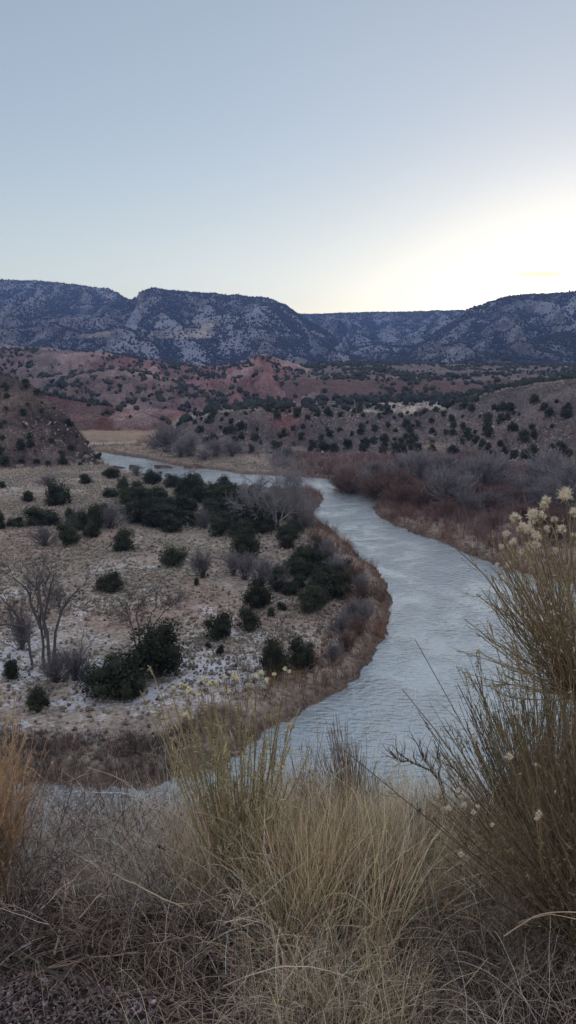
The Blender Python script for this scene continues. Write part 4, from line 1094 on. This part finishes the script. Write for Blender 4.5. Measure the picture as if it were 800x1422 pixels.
# --- single fallen stalks and arching stems
def stalk(name, pts, r0, r1, c, label, cat, twig=0, lift=0, group=None):
    """pts: (px, py, distance)"""
    q = np.array([aim(*p) for p in pts]); k = np.linspace(0, len(q) - 1, 14)
    P_ = np.stack([np.interp(k, np.arange(len(q)), q[:, i]) for i in range(3)], 1)
    for _ in range(2): P_[1:-1] = (P_[:-2] + P_[1:-1] * 2 + P_[2:]) / 4
    P_[1:-1] += rng.normal(size=P_[1:-1].shape) * r0 * .6
    base = P_[0].copy(); g = Geo(); pp = (P_ - base)[None]; tubes(g, pp, taper(1, 14, r0, r1), cj(c, 1), 6)
    if twig:
        i, a, t, _ = along(pp, twig, .15); p2 = grow(a, norm(t + rng.normal(size=(twig, 3)) * .6), .04 + .10 * rng.random(twig), 5, 0, .15); tubes(g, p2, taper(twig, 5, max(r1 * .6, .001), .0007), cj(c, twig), 3)
    o = link(name, g.mesh(name), None, M['wood']); o.location = base; tag(o, label, cat, group)
def gd(py):   # distance at which the near ground is seen at this row
    d = np.linspace(.9, 9, 400); z_ = H_exact(np.zeros(400), d) - EYE; v = ray(400, py); zz = v[2] / v[1] * d
    return float(d[np.argmax(zz < z_)])
for nm, pts, r0, r1, c, lab, cat, tw in (
 ('fallen_branch', [(-20,1312,0),(30,1325,0),(80,1352,0),(122,1368,0)], .010, .006, (.075,.058,.05), 'thick dark fallen branch lying at the lower left edge', 'branch', 8),
 ('fallen_branch', [(10,1368,0),(75,1342,0),(150,1325,0),(235,1322,0)], .004, .002, (.24,.185,.14), 'long pale fallen stem curving over the litter at the lower left', 'branch', 10),
 ('dry_stalk', [(92,1180,.35),(140,1205,.3),(200,1235,.25),(255,1260,.2)], .0035, .002, (.30,.23,.17), 'straight pale dead stem slanting down to the right in the left tangle', 'stem', 6),
 ('dry_stalk', [(75,1328,0),(85,1285,.05),(92,1240,.15),(88,1190,.3)], .005, .002, (.26,.21,.18), 'pale upright forked stem in the dark hollow at the left', 'stem', 12),
 ('dry_stalk', [(110,1275,.15),(150,1230,.25),(170,1205,.3)], .003, .0015, (.30,.24,.19), 'short pale twig rising to the right above the dark hollow', 'stem', 6),
 ('dry_stalk', [(190,1275,.1),(215,1300,.03),(265,1305,.02)], .003, .0015, (.26,.2,.15), 'curved brown twig right of the dark hollow', 'stem', 6),
 ('dry_stalk', [(310,1370,.02),(370,1345,.10),(420,1338,.14),(475,1352,.10),(520,1375,.03)], .0022, .0012, (.40,.33,.25), 'pale arching stalk in front of the middle grass clump', 'stem', 0),
 ('dry_stalk', [(630,1335,.06),(655,1337,.12),(690,1358,.1),(730,1390,.06),(765,1425,.02)], .0018, .001, (.30,.255,.21), 'pale curved stalk arching down to the bottom right', 'stem', 0),
 ('dry_stalk', [(700,1300,.3),(745,1270,.4),(790,1264,.45),(840,1275,.45)], .0017, .0009, (.30,.25,.19), 'upper of the two pale stalks arching off the right edge', 'stem', 0),
 ('dry_stalk', [(720,1282,.25),(760,1268,.32),(800,1276,.35),(850,1290,.3)], .0015, .0009, (.26,.22,.17), 'lower of the two pale stalks arching off the right edge', 'stem', 0),
 ('fallen_branch', [(620,1310,0),(680,1330,0),(740,1338,0)], .005, .003, (.06,.045,.04), 'short dark fallen stick under the leaning rabbitbrush', 'branch', 4),
):
    q = [(a, b, max(1.2, gd(b) * (1 - l) - .03)) for a, b, l in pts]
    # lay on or hold above the ground along the same line of sight
    stalk(nm, q, r0, r1, c, lab, cat, tw)
def stone(px, py, w, c, label):
    d = gd(py); p = aim(px, py, d); s = w / FPX * d; v, f = ICO2; q = v.copy()
    for _ in range(12):
        nn = norm(rng.normal(size=3)); dd = q @ nn; q = q - np.maximum(dd - (.5 + .3 * rng.random()), 0)[:, None] * nn
    o = link('stone', mesh('stone', q * np.array((.6, .45, .35)) * s, f, np.repeat(cj(c, 1), len(q), 0)), None, M['rock']); o.location = p; tag(o, label, 'stone', 'stones in the litter')
stone(40, 1318, 24, (.17, .19, .23), 'pale bluish stone behind the thick fallen branch')
stone(12, 1335, 16, (.13, .14, .17), 'smaller bluish stone at the left edge')
stone(212, 1392, 12, (.30, .27, .28), 'small pinkish stone in the litter')
def dark_leaf():
    c = aim(222, 1176, 3.1); g = Geo(); leaves(g, c + rng.normal(size=(5, 3)) * .008, np.full(5, .03), np.full((5, 3), .012), None, .6)
    gz = H_exact(np.array([c[0]]), np.array([c[1]]))[0]
    st = np.array([[[c[0], c[1], gz], [c[0] + .01, c[1], (gz + c[2]) / 2], c]]); tubes(g, st, taper(1, 3, .0018, .0012), cj((.15, .12, .1), 1), 4)
    g.v = [v - np.array([c[0], c[1], gz], np.float32) for v in g.v]
    o = link('withered_leaf', g.mesh('withered_leaf'), None, M['grass']); o.location = (c[0], c[1], gz); tag(o, 'single black withered leaf on a stalk in the pale brush', 'leaf')
dark_leaf()

# ------------------------------------------------------------------ haze
def haze():
    import bmesh
    me = bpy.data.meshes.new('haze'); bm = bmesh.new(); bmesh.ops.create_cube(bm, size=1); bm.to_mesh(me); bm.free()
    o = link('haze', me); o.scale = (9400, 9400, 420); o.location = (0, 0, -4 + 210)
    m, nt, out = newmat('haze_air')
    v = N(nt, 'ShaderNodeVolumePrincipled'); v.inputs['Color'].default_value = (.28, .46, 1, 1); v.inputs['Density'].default_value = HAZE; v.inputs['Anisotropy'].default_value = .0
    nt.links.new(v.outputs[0], out.inputs['Volume']); me.materials.append(m); tag(o, 'thin blue air over the whole valley', None, None, 'stuff')
HAZE = 0.00013
haze()
# ------------------------------------------------------------------ sky and sun
SKY_FILL = (3.6, 2.95, 2.75)  # warm multiplier for the added fill from the unseen sky
SUN_AZ, SUN_EL = R(21.5), R(3.2)
w = bpy.data.worlds.new('World'); scene.world = w; w.use_nodes = True
nt = w.node_tree; nt.nodes.clear(); lk = nt.links.new
sky = N(nt, 'ShaderNodeTexSky'); sky.sky_type = 'NISHITA'; sky.sun_disc = False; sky.sun_elevation = SUN_EL; sky.sun_rotation = SUN_AZ
sky.altitude = 2000; sky.air_density = 1.0; sky.dust_density = 1.2; sky.ozone_density = 1.0
hs = N(nt, 'ShaderNodeHueSaturation'); hs.inputs['Saturation'].default_value = .72; gm = N(nt, 'ShaderNodeGamma'); gm.inputs['Gamma'].default_value = .66; lk(sky.outputs[0], gm.inputs[0]); lk(gm.outputs[0], hs.inputs['Color'])
# a small streak of thin cloud low over the right mesa
tc = N(nt, 'ShaderNodeTexCoord')
dcl = np.array(ray(752, 381)); dcl /= np.linalg.norm(dcl)
vm = N(nt, 'ShaderNodeVectorMath'); vm.operation = 'SUBTRACT'; lk(tc.outputs['Generated'], vm.inputs[0]); vm.inputs[1].default_value = tuple(dcl)
mp = N(nt, 'ShaderNodeMapping'); lk(vm.outputs[0], mp.inputs[0]); mp.inputs['Scale'].default_value = (24, 24, 260)
ln = N(nt, 'ShaderNodeVectorMath'); ln.operation = 'LENGTH'; lk(mp.outputs[0], ln.inputs[0])
cn = noise(nt, mp.outputs[0], 2.0, 4, .6)
cm = ramp(nt, math_(nt, 'ADD', ln.outputs['Value'], math_(nt, 'MULTIPLY_ADD', cn, 1.4, -.7)), 1.15, .3)
tcn = N(nt, 'ShaderNodeVectorMath'); tcn.operation = 'NORMALIZE'; lk(tc.outputs['Generated'], tcn.inputs[0])
sx_ = N(nt, 'ShaderNodeSeparateXYZ'); lk(tcn.outputs[0], sx_.inputs[0])
low = ramp(nt, sx_.outputs[2], .30, .05)
wb = mix(nt, low, mix(nt, 1.0, hs.outputs[0], (.89, .925, .98), 'MULTIPLY'), mix(nt, 1.0, hs.outputs[0], (1.10, 1.05, .95), 'MULTIPLY'))
# bright glow round the sunset
gd_ = np.array([math.sin(R(25)) * math.cos(R(5)), math.cos(R(25)) * math.cos(R(5)), math.sin(R(5))])
dt = N(nt, 'ShaderNodeVectorMath'); dt.operation = 'DOT_PRODUCT'; lk(tcn.outputs[0], dt.inputs[0]); dt.inputs[1].default_value = tuple(gd_)
lobe = math_(nt, 'MULTIPLY', math_(nt, 'POWER', math_(nt, 'MAXIMUM', dt.outputs['Value'], 0), 18), math_(nt, 'POWER', math_(nt, 'SUBTRACT', 1, math_(nt, 'ABSOLUTE', sx_.outputs[2])), 14))
gl = math_(nt, 'MULTIPLY_ADD', lobe, 1.3, 1.0)
cg = N(nt, 'ShaderNodeCombineColor'); [lk(gl, cg.inputs[i]) for i in range(3)]
wb = mix(nt, 1.0, wb, cg.outputs[0], 'MULTIPLY')
# added fill: sky overhead and behind the camera brightened to lift shaded ground
fill_mask = ramp(nt, math_(nt, 'SUBTRACT', math_(nt, 'MULTIPLY', sx_.outputs[2], .6), sx_.outputs[1]), -.60, .35)
wb = mix(nt, fill_mask, wb, mix(nt, 1.0, wb, SKY_FILL, 'MULTIPLY'))
skc = mix(nt, math_(nt, 'MULTIPLY', cm, .7), wb, mix(nt, 1.0, wb, (.80, .66, .38), 'MULTIPLY'))
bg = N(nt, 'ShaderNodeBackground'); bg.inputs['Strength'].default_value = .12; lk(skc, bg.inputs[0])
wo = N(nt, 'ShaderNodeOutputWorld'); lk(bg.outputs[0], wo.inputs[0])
sl = bpy.data.lights.new('sun', 'SUN'); sl.energy = 2.0; sl.angle = R(.6); sl.color = (1, .86, .68)
so = bpy.data.objects.new('sun', sl); col.objects.link(so)
from mathutils import Vector
sd_ = Vector((math.sin(SUN_AZ) * math.cos(SUN_EL), math.cos(SUN_AZ) * math.cos(SUN_EL), math.sin(SUN_EL)))
so.rotation_euler = sd_.to_track_quat('Z', 'Y').to_euler(); so.location = (600, 1500, 400)
vs = scene.view_settings; vs.view_transform = 'Standard'; vs.look = 'None'; vs.gamma = 1; vs.exposure = 1.62; vs.use_curve_mapping = False
cy = scene.cycles; cy.use_denoising = True; cy.max_bounces = 5; cy.diffuse_bounces = 4; cy.glossy_bounces = 2; cy.transmission_bounces = 3; cy.transparent_max_bounces = 6; cy.volume_bounces = 0
try: cy.denoiser = 'OPENIMAGEDENOISE'
except Exception: pass
